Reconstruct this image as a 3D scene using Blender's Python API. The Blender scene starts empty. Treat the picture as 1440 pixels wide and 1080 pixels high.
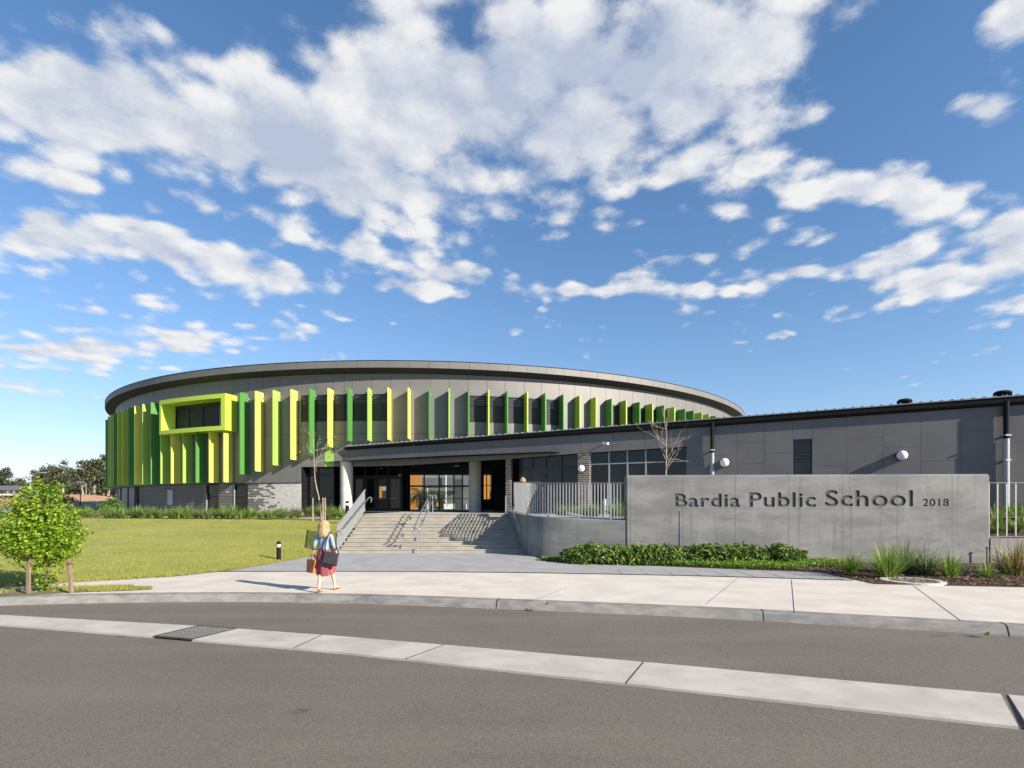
import bpy, bmesh, math, random
from mathutils import Vector, Matrix, noise
random.seed(7)
R = math.radians
sc = bpy.context.scene
col = sc.collection
F, HV, HZ = 760.0, 712.0, 2.0            # focal length and horizon row (1440 px frame), eye height above the footpath

def G(u, v, z=0.0):                      # point at height z seen at (u, v)
    Y = (HZ - z) * F / (v - HV)
    return Vector(((u - 720) / F * Y, Y, z))
def P(u, v, Y):
    return Vector(((u - 720) / F * Y, Y, HZ + (HV - v) / F * Y))

# ------------------------------------------------------------------ materials
def newmat(name):
    m = bpy.data.materials.new(name); m.use_nodes = True
    nt = m.node_tree; nt.nodes.clear()
    o = nt.nodes.new('ShaderNodeOutputMaterial')
    return m, nt, o
class N:                                  # tiny node helper
    def __init__(s, nt): s.nt = nt
    def __call__(s, typ, ins=None, **kw):
        n = s.nt.nodes.new(typ)
        for k, v in kw.items(): setattr(n, k, v)
        for k, v in (ins or {}).items():
            if hasattr(v, 'is_linked') or hasattr(v, 'links'): s.nt.links.new(v, n.inputs[k])
            else: n.inputs[k].default_value = v
        return n
    def math(s, op, a, b=0.0, c=0.0, clamp=False):
        n = s.nt.nodes.new('ShaderNodeMath'); n.operation = op; n.use_clamp = clamp
        for i, v in enumerate((a, b, c)):
            if hasattr(v, 'links'): s.nt.links.new(v, n.inputs[i])
            else: n.inputs[i].default_value = v
        return n.outputs[0]
    def mix(s, f, a, b, typ='MIX'):
        n = s.nt.nodes.new('ShaderNodeMix'); n.data_type = 'RGBA'; n.blend_type = typ; n.clamp_factor = True
        for i, v in ((0, f), (6, a), (7, b)):
            if hasattr(v, 'links'): s.nt.links.new(v, n.inputs[i])
            else: n.inputs[i].default_value = v if i == 0 else (tuple(v) + (1,))[:4]
        return n.outputs[2]
    def smooth(s, x, lo, hi, a=0.0, b=1.0):
        n = s.nt.nodes.new('ShaderNodeMapRange'); n.interpolation_type = 'SMOOTHSTEP'
        for i, v in enumerate((x, lo, hi, a, b)):
            if hasattr(v, 'links'): s.nt.links.new(v, n.inputs[i])
            else: n.inputs[i].default_value = v
        return n.outputs[0]
    def noise(s, vec, scale, detail=4, rough=.55):
        n = s.nt.nodes.new('ShaderNodeTexNoise'); s.nt.links.new(vec, n.inputs['Vector'])
        n.inputs['Scale'].default_value = scale; n.inputs['Detail'].default_value = detail; n.inputs['Roughness'].default_value = rough
        return n.outputs['Fac']

def mat(name, c, c2=None, scale=3.0, rough=.7, spec=.4, bump=0.0, bscale=60.0, metal=0.0, stretch=(1, 1, 1), detail=5, lo=.35, hi=.65, c3=None, s3=.4, f3=.5, bdist=.01):
    m, nt, o = newmat(name); n = N(nt)
    geo = n('ShaderNodeNewGeometry').outputs['Position']
    mp = n('ShaderNodeMapping', {'Vector': geo, 'Scale': stretch}).outputs[0]
    b = n('ShaderNodeBsdfPrincipled', {'Roughness': rough, 'Metallic': metal, 'Specular IOR Level': spec})
    if c2 is None: c2 = tuple(x * .86 for x in c)
    cc = n.mix(n.smooth(n.noise(mp, scale, detail), lo, hi), c, c2)
    if c3: cc = n.mix(n.math('MULTIPLY', n.smooth(n.noise(mp, s3, 6, .65), .48, .7), f3), cc, c3)
    nt.links.new(cc, b.inputs['Base Color'])
    if bump:
        bp = n('ShaderNodeBump', {'Height': n.noise(geo, bscale, 3), 'Strength': bump, 'Distance': bdist})
        nt.links.new(bp.outputs[0], b.inputs['Normal'])
    nt.links.new(b.outputs[0], o.inputs[0])
    return m

def leafmat(name, c, c2, c3=None, trans=.35, rough=.45):
    m, nt, o = newmat(name); n = N(nt)
    g = n('ShaderNodeNewGeometry')
    r = g.outputs['Random Per Island']
    cc = n.mix(n.smooth(r, 0, 1), c, c2)
    if c3: cc = n.mix(n.smooth(r, .86, .9), cc, c3)
    b = n('ShaderNodeBsdfPrincipled', {'Roughness': rough, 'Specular IOR Level': .35, 'Base Color': cc})
    t = n('ShaderNodeBsdfTranslucent', {'Color': n.mix(.5, cc, (c2[0] * 1.3, c2[1] * 1.3, c2[2] * .6))})
    mx = n('ShaderNodeMixShader', {0: trans, 1: b.outputs[0], 2: t.outputs[0]})
    nt.links.new(mx.outputs[0], o.inputs[0])
    return m

def glassmat(name, tint, refl=.9, rough=.02, mixf=.55, body=(.012, .016, .02), ior=1.45):
    # coated window pane: part see-through, part dark body, fresnel mirror on top
    m, nt, o = newmat(name); n = N(nt)
    lw = n('ShaderNodeFresnel', {'IOR': ior})
    t = n('ShaderNodeBsdfTransparent', {'Color': tint + (1,)})
    d = n('ShaderNodeBsdfDiffuse', {'Color': body + (1,)})
    g = n('ShaderNodeBsdfGlossy', {'Color': (refl, refl, refl, 1), 'Roughness': rough})
    a = n('ShaderNodeMixShader', {0: mixf, 1: d.outputs[0], 2: t.outputs[0]})
    b = n('ShaderNodeMixShader', {0: lw.outputs[0], 1: a.outputs[0], 2: g.outputs[0]})
    nt.links.new(b.outputs[0], o.inputs[0])
    return m

CX, CY, RR = -8.612, 71.756, 36.271      # rotunda roof circle
RW = RR - .75                            # rotunda wall radius

def brickmat(name, mode):
    m, nt, o = newmat(name); n = N(nt)
    geo = n('ShaderNodeNewGeometry').outputs['Position']
    sx = n('ShaderNodeSeparateXYZ', {0: geo})
    dx = n.math('SUBTRACT', sx.outputs[0], CX); dy = n.math('SUBTRACT', CY, sx.outputs[1])
    if mode == 'round':
        along = n.math('MULTIPLY', n.math('ARCTAN2', dx, dy), RW)
    else:
        along = n.math('SUBTRACT', sx.outputs[0], n.math('MULTIPLY', sx.outputs[1], .41))
    vec = n('ShaderNodeCombineXYZ', {0: along, 1: sx.outputs[2], 2: 0.0}).outputs[0]
    br = n('ShaderNodeTexBrick', {'Vector': vec, 'Color1': (0, 0, 0, 1), 'Color2': (1, 1, 1, 1), 'Mortar': (0, 0, 0, 1), 'Scale': 1.0,
        'Mortar Size': .013, 'Brick Width': .32, 'Row Height': .110, 'Mortar Smooth': .1, 'Bias': 0.0})
    rnd = n('ShaderNodeSeparateColor', {0: br.outputs['Color']}).outputs[0]
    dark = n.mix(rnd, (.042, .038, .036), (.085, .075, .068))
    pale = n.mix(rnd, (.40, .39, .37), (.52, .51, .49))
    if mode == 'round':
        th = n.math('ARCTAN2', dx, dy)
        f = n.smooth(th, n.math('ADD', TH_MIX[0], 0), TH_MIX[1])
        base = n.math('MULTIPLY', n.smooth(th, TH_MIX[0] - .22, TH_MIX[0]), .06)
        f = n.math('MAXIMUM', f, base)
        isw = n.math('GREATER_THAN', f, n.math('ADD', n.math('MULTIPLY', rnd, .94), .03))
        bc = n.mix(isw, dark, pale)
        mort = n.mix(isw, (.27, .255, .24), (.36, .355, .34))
    else:
        bc = n.mix(rnd, (.05, .043, .04), (.13, .11, .095)); mort = (.38, .35, .31)
    cc = n.mix(br.outputs['Fac'], bc, mort)
    b = n('ShaderNodeBsdfPrincipled', {'Roughness': .75, 'Base Color': cc})
    bp = n('ShaderNodeBump', {'Height': n.math('SUBTRACT', 1.0, br.outputs['Fac']), 'Strength': .6, 'Distance': .008})
    nt.links.new(bp.outputs[0], b.inputs['Normal'])
    nt.links.new(b.outputs[0], o.inputs[0])
    return m

def ray_circle(u, r):                     # nearest crossing of the sight line in column u with a vertical cylinder round the rotunda axis
    t = (u - 720) / F
    a = t * t + 1; b = -2 * (t * CX + CY); c = CX * CX + CY * CY - r * r
    d = max(b * b - 4 * a * c, 0)
    s = (-b - math.sqrt(d)) / (2 * a)
    return Vector((t * s, s, 0))
def theta(u, r):
    p = ray_circle(u, r)
    return math.atan2(p.x - CX, CY - p.y)
def cyl(th, r, z):
    return Vector((CX + r * math.sin(th), CY - r * math.cos(th), z))
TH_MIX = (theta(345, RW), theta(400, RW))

M = {}
def asphaltmat():
    m, nt, o = newmat('asphalt'); n = N(nt); geo = n('ShaderNodeNewGeometry').outputs['Position']
    cc = n.mix(n.smooth(n.noise(geo, .35, 5, .6), .35, .68), (.152, .131, .107), (.122, .106, .089))
    trk = n.noise(n('ShaderNodeMapping', {'Vector': geo, 'Rotation': (0, 0, R(12)), 'Scale': (.12, 1.1, 1)}).outputs[0], 1.0, 4, .6)
    cc = n.mix(n.math('MULTIPLY', n.smooth(trk, .46, .7), .6), cc, (.178, .154, .127))
    # stone chips: light and dark grains
    vo = n('ShaderNodeTexVoronoi', {'Vector': geo, 'Scale': 150.0})
    gr = n('ShaderNodeSeparateColor', {0: vo.outputs['Color']}).outputs[0]
    cc = n.mix(n.smooth(gr, .72, .97, 0, .7), cc, (.25, .22, .19))
    cc = n.mix(n.smooth(gr, .30, .05, 0, .7), cc, (.045, .04, .036))
    g2 = n.noise(geo, 24, 3, .7)
    cc = n.mix(n.smooth(g2, .56, .74, 0, .35), cc, (.065, .058, .051)); cc = n.mix(n.smooth(g2, .44, .28, 0, .35), cc, (.175, .152, .13))
    sp = n.noise(n('ShaderNodeMapping', {'Vector': geo, 'Scale': (.8, 2.2, 1), 'Location': (3, 9, 0)}).outputs[0], 1.3, 2, .5)
    cc = n.mix(n.smooth(sp, .735, .77, 0, .6), cc, (.05, .046, .043))     # oil spots
    b = n('ShaderNodeBsdfPrincipled', {'Roughness': .85, 'Base Color': cc, 'Specular IOR Level': .3})
    bp = n('ShaderNodeBump', {'Height': gr, 'Strength': .35, 'Distance': .006}); nt.links.new(bp.outputs[0], b.inputs['Normal'])
    nt.links.new(b.outputs[0], o.inputs[0]); return m
M['asphalt'] = asphaltmat()
M['path'] = mat('footpath_concrete', (.60, .55, .475), (.53, .485, .42), scale=1.1, rough=.8, bump=.15, bscale=90, c3=(.42, .385, .34), s3=.7, f3=.45)
M['kerb'] = mat('kerb_concrete', (.245, .238, .222), (.18, .176, .166), scale=3, rough=.85, bump=.3, bscale=70, stretch=(1, 1, 3), c3=(.10, .10, .095), s3=1.1, f3=.8)
M['strip'] = mat('strip_concrete', (.48, .45, .40), (.40, .375, .335), scale=1.6, rough=.8, bump=.25, bscale=90, c3=(.27, .25, .22), s3=1.3, f3=.45)
M['paver'] = mat('grey_paver', (.335, .33, .325), (.285, .282, .28), scale=1.4, rough=.75, bump=.15, bscale=90)
M['stair'] = mat('stair_concrete', (.36, .335, .285), (.29, .27, .23), scale=1.6, rough=.85, bump=.2, bscale=80, c3=(.26, .24, .20), s3=.9, f3=.5, stretch=(1, 1, 3))
M['landing'] = mat('landing_concrete', (.42, .41, .38), rough=.8)
M['soil'] = mat('mulch_soil', (.10, .055, .035), (.055, .032, .022), scale=22, rough=.95, bump=1.0, bscale=45, c3=(.22, .16, .11), s3=30, f3=.6, bdist=.05)
M['gravelbed'] = mat('pale_bed_soil', (.34, .28, .19), (.25, .20, .14), scale=6, rough=.95, bump=.5, bscale=30)
M['verge'] = mat('verge_dirt', (.22, .165, .11), (.12, .13, .05), scale=4, rough=.95, bump=.8, bscale=40, bdist=.03)
M['turf'] = mat('turf', (.33, .335, .075), (.255, .275, .06), scale=.6, rough=.9, bump=.9, bscale=45, c3=(.40, .37, .12), s3=.45, f3=.7, bdist=.05, stretch=(.6, 1.3, 1))
M['field'] = mat('field_ground', (.26, .20, .12), (.16, .16, .06), scale=.15, rough=.95, c3=(.42, .25, .14), s3=.05, f3=.8)
M['sand'] = mat('sand_bank', (.42, .25, .15), (.35, .20, .12), scale=.6, rough=.95)
M['panel'] = mat('grey_cladding', (.175, .172, .168), (.158, .155, .152), scale=.5, rough=.55, spec=.4, metal=.25)
M['panel_dark'] = mat('charcoal_cladding', (.135, .132, .132), (.115, .113, .114), scale=.6, rough=.5, spec=.45)
M['fascia'] = mat('fascia_metal', (.165, .162, .156), (.15, .147, .142), scale=.5, rough=.6, spec=.4, metal=.2)
M['soffit'] = mat('soffit_dark', (.028, .028, .030), rough=.7)
M['black'] = mat('black_frame', (.014, .015, .017), rough=.45)
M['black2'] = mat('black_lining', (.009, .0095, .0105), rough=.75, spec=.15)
M['gutter'] = mat('gutter_black', (.012, .012, .013), rough=.75, spec=.12)
M['roofsheet'] = mat('roof_sheet', (.30, .30, .30), rough=.4, metal=.3)
M['white'] = mat('white_paint', (.75, .75, .73), rough=.5)
M['lens'] = mat('opal_lens', (.78, .78, .80), rough=.25, spec=.5)
M['grate'] = mat('grate_steel', (.20, .20, .195), rough=.9, spec=.08)
M['grate_frame'] = mat('grate_frame', (.06, .06, .06), rough=.8, spec=.1)
M['galv'] = mat('galvanised_steel', (.34, .35, .365), (.28, .29, .305), scale=12, rough=.5, metal=.25, spec=.5)
M['stainless'] = mat('stainless_tube', (.55, .56, .58), rough=.28, metal=.85)
M['column'] = mat('column_concrete', (.56, .54, .49), (.50, .48, .44), scale=1.5, rough=.75, bump=.1)
M['timber'] = mat('weathered_timber', (.24, .185, .13), (.16, .12, .085), scale=9, rough=.85, stretch=(4, 4, .5), bump=.3, bscale=40)
M['rust'] = mat('rust_strap', (.17, .055, .03), rough=.8)
M['bark'] = mat('tree_bark', (.20, .145, .10), (.11, .08, .06), scale=10, rough=.9, stretch=(2, 2, .6), bump=.5, bscale=40)
M['palebark'] = mat('pale_bark', (.40, .33, .25), (.28, .22, .165), scale=6, rough=.85)
M['gumbark'] = mat('gum_bark', (.40, .36, .31), (.26, .225, .19), scale=.8, rough=.9)
M['fin_yellow'] = mat('fin_yellow', (.72, .72, .13), (.68, .68, .12), scale=.3, rough=.45)
M['fin_lime'] = mat('fin_lime', (.31, .50, .095), (.29, .47, .088), scale=.3, rough=.45)
M['fin_green'] = mat('fin_green', (.075, .235, .052), (.068, .218, .048), scale=.3, rough=.45)
M['fin_olive'] = mat('fin_olive', (.40, .52, .065), (.38, .49, .06), scale=.3, rough=.45)
M['box_lime'] = mat('box_lime', (.46, .62, .065), (.44, .595, .06), scale=.3, rough=.45)
M['pane'] = glassmat('window_pane', (.26, .32, .36), refl=.95, mixf=.3, ior=2.5)
M['pane_dark'] = glassmat('dark_pane', (.16, .20, .23), refl=.8, mixf=.3, ior=1.5)
M['pane_clear'] = glassmat('clear_pane', (.86, .90, .90), refl=.35, mixf=.97)
M['brick_round'] = brickmat('mixed_brick', 'round')
M['brick'] = brickmat('pier_brick', 'flat')
M['orange'] = mat('orange_timber', (.62, .27, .045), (.48, .19, .035), scale=1.2, stretch=(8, 8, .5), rough=.6)
M['yellow'] = mat('yellow_plastic', (.78, .58, .01), rough=.5)
M['leaf_bright'] = leafmat('bright_leaf', (.07, .165, .008), (.26, .38, .02), (.34, .42, .03), trans=.32)
M['leaf_dark'] = leafmat('hedge_leaf', (.035, .085, .014), (.13, .21, .03), (.25, .30, .06), trans=.2)
M['leaf_cover'] = leafmat('cover_leaf', (.09, .19, .02), (.19, .31, .035), None, trans=.3)
M['leaf_strap'] = leafmat('strap_leaf', (.10, .19, .035), (.21, .32, .06), (.36, .36, .13), trans=.3)
M['leaf_strap_grey'] = leafmat('strap_leaf_grey', (.10, .15, .055), (.18, .25, .10), (.30, .30, .16), trans=.25)
M['leaf_dry'] = leafmat('dry_strap_leaf', (.30, .22, .09), (.42, .32, .15), (.14, .19, .05), trans=.25)
M['leaf_gum'] = leafmat('gum_leaf', (.05, .065, .03), (.10, .12, .055), (.14, .12, .07), trans=.15)
M['leaf_gum2'] = leafmat('gum_leaf_brown', (.055, .06, .028), (.10, .105, .05), (.14, .11, .065), trans=.15)
M['leaf_shrub'] = leafmat('shrub_leaf', (.05, .11, .02), (.11, .20, .035), None, trans=.2)
M['grass'] = leafmat('grass_blade', (.255, .275, .055), (.355, .36, .08), (.43, .40, .13), trans=.35, rough=.6)
M['skin'] = mat('skin', (.60, .38, .28), (.57, .35, .26), scale=8, rough=.5)
M['hair'] = mat('blonde_hair', (.50, .40, .27), (.30, .22, .13), scale=34, rough=.45, stretch=(3, 3, .35), lo=.4, hi=.62)
M['hair_strand'] = leafmat('hair_strands', (.46, .33, .17), (.80, .64, .40), (.30, .20, .10), trans=.2, rough=.4)
M['brown'] = mat('brown_clip', (.06, .03, .02), rough=.4)
M['denim'] = mat('light_denim', (.19, .29, .42), (.27, .37, .50), scale=14, rough=.85, bump=.3, bscale=90)
M['denim_dark'] = mat('cuff_denim', (.06, .08, .13), rough=.85)
M['tan'] = mat('tan_leather', (.50, .185, .055), (.40, .12, .035), scale=7, rough=.45)
M['blackfab'] = mat('black_fabric', (.022, .023, .027), (.032, .033, .037), scale=10, rough=.8)
M['navy'] = mat('navy_cloth', (.03, .035, .06), rough=.85)

def skirtmat():
    m, nt, o = newmat('dusty_red_dots'); n = N(nt)
    geo = n('ShaderNodeTexCoord').outputs['Object']
    v = n('ShaderNodeTexVoronoi', {'Vector': geo, 'Scale': 34.0})
    dots = n.smooth(v.outputs['Distance'], .22, .32, 1, 0)
    cc = n.mix(n.math('MULTIPLY', dots, .75), (.24, .045, .06), (.50, .30, .31))
    b = n('ShaderNodeBsdfPrincipled', {'Roughness': .8, 'Base Color': cc})
    nt.links.new(b.outputs[0], o.inputs[0]); return m
M['skirt'] = skirtmat()

def wallmat():                            # off-form concrete: cloudy stains, faint sheet joints and tie holes' weathering
    m, nt, o = newmat('offform_concrete'); n = N(nt)
    geo = n('ShaderNodeNewGeometry').outputs['Position']
    sx = n('ShaderNodeSeparateXYZ', {0: geo})
    st = n('ShaderNodeMapping', {'Vector': geo, 'Scale': (.55, .55, 1.5)}).outputs[0]
    a = n.smooth(n.noise(st, .9, 7, .62), .36, .66)
    cc = n.mix(a, (.195, .198, .197), (.128, .132, .134))
    blot = n.smooth(n.noise(st, 2.6, 6, .7), .55, .72)
    cc = n.mix(n.math('MULTIPLY', blot, .55), cc, (.075, .08, .085))
    pale = n.smooth(n.noise(n('ShaderNodeMapping', {'Vector': geo, 'Scale': (1, 1, .35), 'Location': (7, 3, 2)}).outputs[0], 1.3, 6, .6), .55, .75)
    cc = n.mix(n.math('MULTIPLY', pale, .5), cc, (.255, .26, .26))
    streak = n.smooth(n.noise(n('ShaderNodeMapping', {'Vector': geo, 'Scale': (5, 5, .2)}).outputs[0], 1.2, 5, .6), .56, .72)
    cc = n.mix(n.math('MULTIPLY', streak, .5), cc, (.085, .09, .092))
    splash = n.math('MULTIPLY', n.smooth(n.math('ADD', sx.outputs[2], n.math('MULTIPLY', n.noise(geo, 2.2, 4), .5)), .55, .25), .5)
    cc = n.mix(splash, cc, (.13, .12, .095))
    fx = n.math('ABSOLUTE', n.math('SUBTRACT', n.math('FRACT', n.math('DIVIDE', n.math('ADD', sx.outputs[0], .35), 1.83)), .5))
    jx = n.smooth(fx, .004, .011, 1, 0)
    hz = n.math('ABSOLUTE', n.math('SUBTRACT', sx.outputs[2], 1.92))
    jh = n.smooth(n.math('ADD', hz, n.math('MULTIPLY', n.noise(geo, 3, 3), .03)), .018, .05, 1, 0)
    cc = n.mix(n.math('MULTIPLY', jx, .65), cc, (.075, .08, .08))
    cc = n.mix(n.math('MULTIPLY', jh, .3), cc, (.08, .085, .09))
    # small bug holes
    vo = n('ShaderNodeTexVoronoi', {'Vector': geo, 'Scale': 2.3, 'Randomness': 1.0}).outputs['Distance']
    cc = n.mix(n.smooth(vo, .03, .055, .7, 0), cc, (.07, .07, .07))
    b = n('ShaderNodeBsdfPrincipled', {'Roughness': .7, 'Base Color': cc, 'Specular IOR Level': .35})
    bp = n('ShaderNodeBump', {'Height': n.noise(geo, 35, 4), 'Strength': .15, 'Distance': .01})
    nt.links.new(bp.outputs[0], b.inputs['Normal'])
    nt.links.new(b.outputs[0], o.inputs[0]); return m
M['wall'] = wallmat()
M['lettering'] = mat('letter_recess', (.075, .076, .076), (.052, .053, .055), scale=3, rough=.8)

# ------------------------------------------------------------------ mesh helpers
ORG = {}
def link(o, parent=None):
    col.objects.link(o)
    if parent is not None: o.parent = parent
    return o
def tag(o, label=None, cat=None, group=None, kind=None):
    for k, v in (('label', label), ('category', cat), ('group', group), ('kind', kind)):
        if v: o[k] = v
    return o
def thing(name, loc, label, cat, group=None, rz=0.0):
    o = bpy.data.objects.new(name, None); o.empty_display_size = .2
    col.objects.link(o); o.location = loc; o.rotation_euler.z = rz
    ORG[o] = Vector(loc)
    return tag(o, label, cat, group)
class MB:
    def __init__(s): s.v = []; s.f = []
    def add(s, vs, fs):
        b = len(s.v); s.v += [Vector(p) for p in vs]; s.f += [tuple(i + b for i in f) for f in fs]; return s
    def box(s, a, b):
        x0, y0, z0 = a; x1, y1, z1 = b
        return s.add([(x0, y0, z0), (x1, y0, z0), (x1, y1, z0), (x0, y1, z0), (x0, y0, z1), (x1, y0, z1), (x1, y1, z1), (x0, y1, z1)],
                     [(0, 3, 2, 1), (4, 5, 6, 7), (0, 1, 5, 4), (1, 2, 6, 5), (2, 3, 7, 6), (3, 0, 4, 7)])
    def hexa(s, bot, top):               # prism between two equal loops
        n = len(bot)
        return s.add(list(bot) + list(top), [tuple(range(n - 1, -1, -1)), tuple(range(n, 2 * n))] + [(i, (i + 1) % n, n + (i + 1) % n, n + i) for i in range(n)])
    def slab(s, p, q, z0, z1, t, n=None):   # vertical board from p to q (plan), thickness t to the side of n
        p = Vector(p[:2]); q = Vector(q[:2]); d = (q - p).normalized()
        n = Vector((d.y, -d.x)) if n is None else n
        a = [p, q, q + n * t, p + n * t]
        zl0 = z0 if isinstance(z0, tuple) else (z0, z0); zl1 = z1 if isinstance(z1, tuple) else (z1, z1)
        bz = [zl0[0], zl0[1], zl0[1], zl0[0]]; tz = [zl1[0], zl1[1], zl1[1], zl1[0]]
        return s.hexa([(w.x, w.y, z) for w, z in zip(a, bz)], [(w.x, w.y, z) for w, z in zip(a, tz)])
    def bar(s, a, b, w, h, up=(0, 0, 1)):
        a = Vector(a); b = Vector(b); d = (b - a).normalized(); up = Vector(up)
        x = d.cross(up)
        if x.length < 1e-4: x = d.cross(Vector((0, 1, 0)))
        x.normalize(); y = x.cross(d).normalized(); x = x * w / 2; y = y * h / 2
        return s.hexa([a - x - y, a + x - y, a + x + y, a - x + y], [b - x - y, b + x - y, b + x + y, b - x + y])
    def tube(s, pts, r, seg=8, cap=True):
        pts = [Vector(p) for p in pts]; n = len(pts); rr = r if isinstance(r, (list, tuple)) else [r] * n
        base = len(s.v); prev = None
        for i, p in enumerate(pts):
            d = (pts[min(i + 1, n - 1)] - pts[max(i - 1, 0)])
            d = d.normalized() if d.length > 1e-9 else Vector((0, 0, 1))
            x = d.cross(Vector((0, 0, 1))) if prev is None else prev - d * prev.dot(d)
            if x.length < 1e-4: x = d.cross(Vector((0, 1, 0)))
            x.normalize(); prev = x; y = d.cross(x)
            for k in range(seg):
                a = 2 * math.pi * k / seg
                s.v.append(p + (x * math.cos(a) + y * math.sin(a)) * rr[i])
        for i in range(n - 1):
            for k in range(seg):
                s.f.append((base + i * seg + k, base + i * seg + (k + 1) % seg, base + (i + 1) * seg + (k + 1) % seg, base + (i + 1) * seg + k))
        if cap:
            s.f.append(tuple(base + k for k in range(seg - 1, -1, -1))); s.f.append(tuple(base + (n - 1) * seg + k for k in range(seg)))
        return s
    def lathe(s, c, prof, seg=16, sx=1, sy=1):   # prof: (r, z) from low to high
        c = Vector(c); base = len(s.v)
        for r, z in prof:
            for k in range(seg):
                a = 2 * math.pi * k / seg; s.v.append(c + Vector((r * math.cos(a) * sx, r * math.sin(a) * sy, z)))
        for i in range(len(prof) - 1):
            for k in range(seg):
                s.f.append((base + i * seg + k, base + i * seg + (k + 1) % seg, base + (i + 1) * seg + (k + 1) % seg, base + (i + 1) * seg + k))
        s.f.append(tuple(base + k for k in range(seg - 1, -1, -1))); s.f.append(tuple(base + (len(prof) - 1) * seg + k for k in range(seg)))
        return s
    def arc(s, t0, t1, r0, r1, z0, z1, n=None):   # curved block round the rotunda axis; z may be functions of theta
        n = n or max(1, int(abs(t1 - t0) / .012)); f0 = z0 if callable(z0) else (lambda t: z0); f1 = z1 if callable(z1) else (lambda t: z1)
        base = len(s.v)
        for i in range(n + 1):
            t = t0 + (t1 - t0) * i / n
            s.v += [cyl(t, r0, f0(t)), cyl(t, r1, f0(t)), cyl(t, r1, f1(t)), cyl(t, r0, f1(t))]
        for i in range(n):
            a = base + 4 * i; b = a + 4
            for k in range(4): s.f.append((a + k, a + (k + 1) % 4, b + (k + 1) % 4, b + k))
        s.f.append((base + 3, base + 2, base + 1, base)); e = base + 4 * n; s.f.append((e, e + 1, e + 2, e + 3))
        return s
    def build(s, name, m, parent=None, smooth=False, recalc=True):
        o0 = ORG.get(parent, Vector((0, 0, 0))) if parent is not None else Vector((0, 0, 0))
        me = bpy.data.meshes.new(name); me.from_pydata([tuple(p - o0) for p in s.v], [], s.f); me.update()
        if recalc:
            bm = bmesh.new(); bm.from_mesh(me); bmesh.ops.recalc_face_normals(bm, faces=bm.faces); bm.to_mesh(me); bm.free()
        for mm in (m if isinstance(m, (list, tuple)) else [m]): me.materials.append(mm)
        if smooth:
            for p in me.polygons: p.use_smooth = True
            try: me.set_sharp_from_angle(angle=R(40))
            except Exception: pass
        o = bpy.data.objects.new(name, me); link(o, parent); ORG[o] = o0
        return o
def sheet(name, pairs, m, kind='structure', sub=1):     # ground strip between two polylines given as (front, back)
    b = MB(); n = len(pairs); k = sub
    for a, c in pairs:
        for j in range(k + 1): b.v.append(Vector(a).lerp(Vector(c), j / k))
    for i in range(n - 1):
        for j in range(k): p = i * (k + 1) + j; b.f.append((p, p + 1, p + k + 2, p + k + 1))
    o = b.build(name, m, None, recalc=False)
    me = o.data
    if me.polygons and me.polygons[0].normal.z < 0: me.flip_normals()
    return tag(o, kind=kind)
def leaves(mb, pts, size, rnd, long=1.6, droop=0.0, updir=None, jit=.35):
    for p in pts:
        d = Vector((rnd.gauss(0, 1), rnd.gauss(0, 1), rnd.gauss(0, .7) - droop)).normalized()
        nrm = Vector((rnd.gauss(0, .6), rnd.gauss(0, .6), 1)) if updir is None else updir(p) + Vector((rnd.gauss(0, .6), rnd.gauss(0, .6), rnd.gauss(0, .6)))
        x = d.cross(nrm)
        if x.length < 1e-3: continue
        x.normalize(); s = size * rnd.uniform(1 - jit, 1 + jit); L = s * long
        up = x.cross(d).normalized() * s * .18
        b = len(mb.v)
        mb.v += [p, p + d * L * .5 + x * s * .5 + up, p + d * L, p + d * L * .5 - x * s * .5 + up]
        mb.f += [(b, b + 1, b + 2), (b, b + 2, b + 3)]
def copy_thing(root, loc, rz=0.0, s=1.0, label=None, group=None):
    r = root.copy(); col.objects.link(r); r.location = loc; r.rotation_euler.z = rz; r.scale = (s, s, s)
    if label: r['label'] = label
    if group: r['group'] = group
    for ch in root.children:
        c = ch.copy(); col.objects.link(c); c.parent = r
        for g in ch.children:
            d = g.copy(); col.objects.link(d); d.parent = c
    return r
def catmull(pts, n=8):
    out = []; P_ = [Vector(p) for p in pts]; P_ = [2 * P_[0] - P_[1]] + P_ + [2 * P_[-1] - P_[-2]]
    for i in range(1, len(P_) - 2):
        for k in range(n):
            t = k / n; a, b, c, d = P_[i - 1:i + 3]
            out.append(.5 * (2 * b + (c - a) * t + (2 * a - 5 * b + 4 * c - d) * t * t + (3 * b - a - 3 * c + d) * t ** 3))
    out.append(P_[-2]); return out

# ------------------------------------------------------------------ the setting
KERB = catmull([(-60, 2.0), (-38, 6.2), (-22, 9.9), (-16, 11.1), (-11.25, 11.95), (-8.99, 12.3), (-6.37, 12.42), (-4.41, 12.28), (-2.0, 11.93), (3.38, 10.75), (6.48, 9.80), (8.62, 9.08), (14, 7.0), (24, 2.6), (45, -7)], 6)
KERB = [Vector((p.x, p.y)) for p in [Vector((q[0], q[1], 0)) for q in [tuple(k) for k in KERB]]]
ZR = -.17
def offs(path, d):
    out = []
    for i, p in enumerate(path):
        t = (path[min(i + 1, len(path) - 1)] - path[max(i - 1, 0)]).normalized()
        out.append(p + Vector((-t.y, t.x)) * d)
    return out
b = MB(); b.add([(-2500, -300, -.42), (2500, -300, -.42), (2500, 3000, -.42), (-2500, 3000, -.42)], [(0, 1, 2, 3)])
tag(b.build('ground', M['field'], recalc=False), kind='structure')
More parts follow.
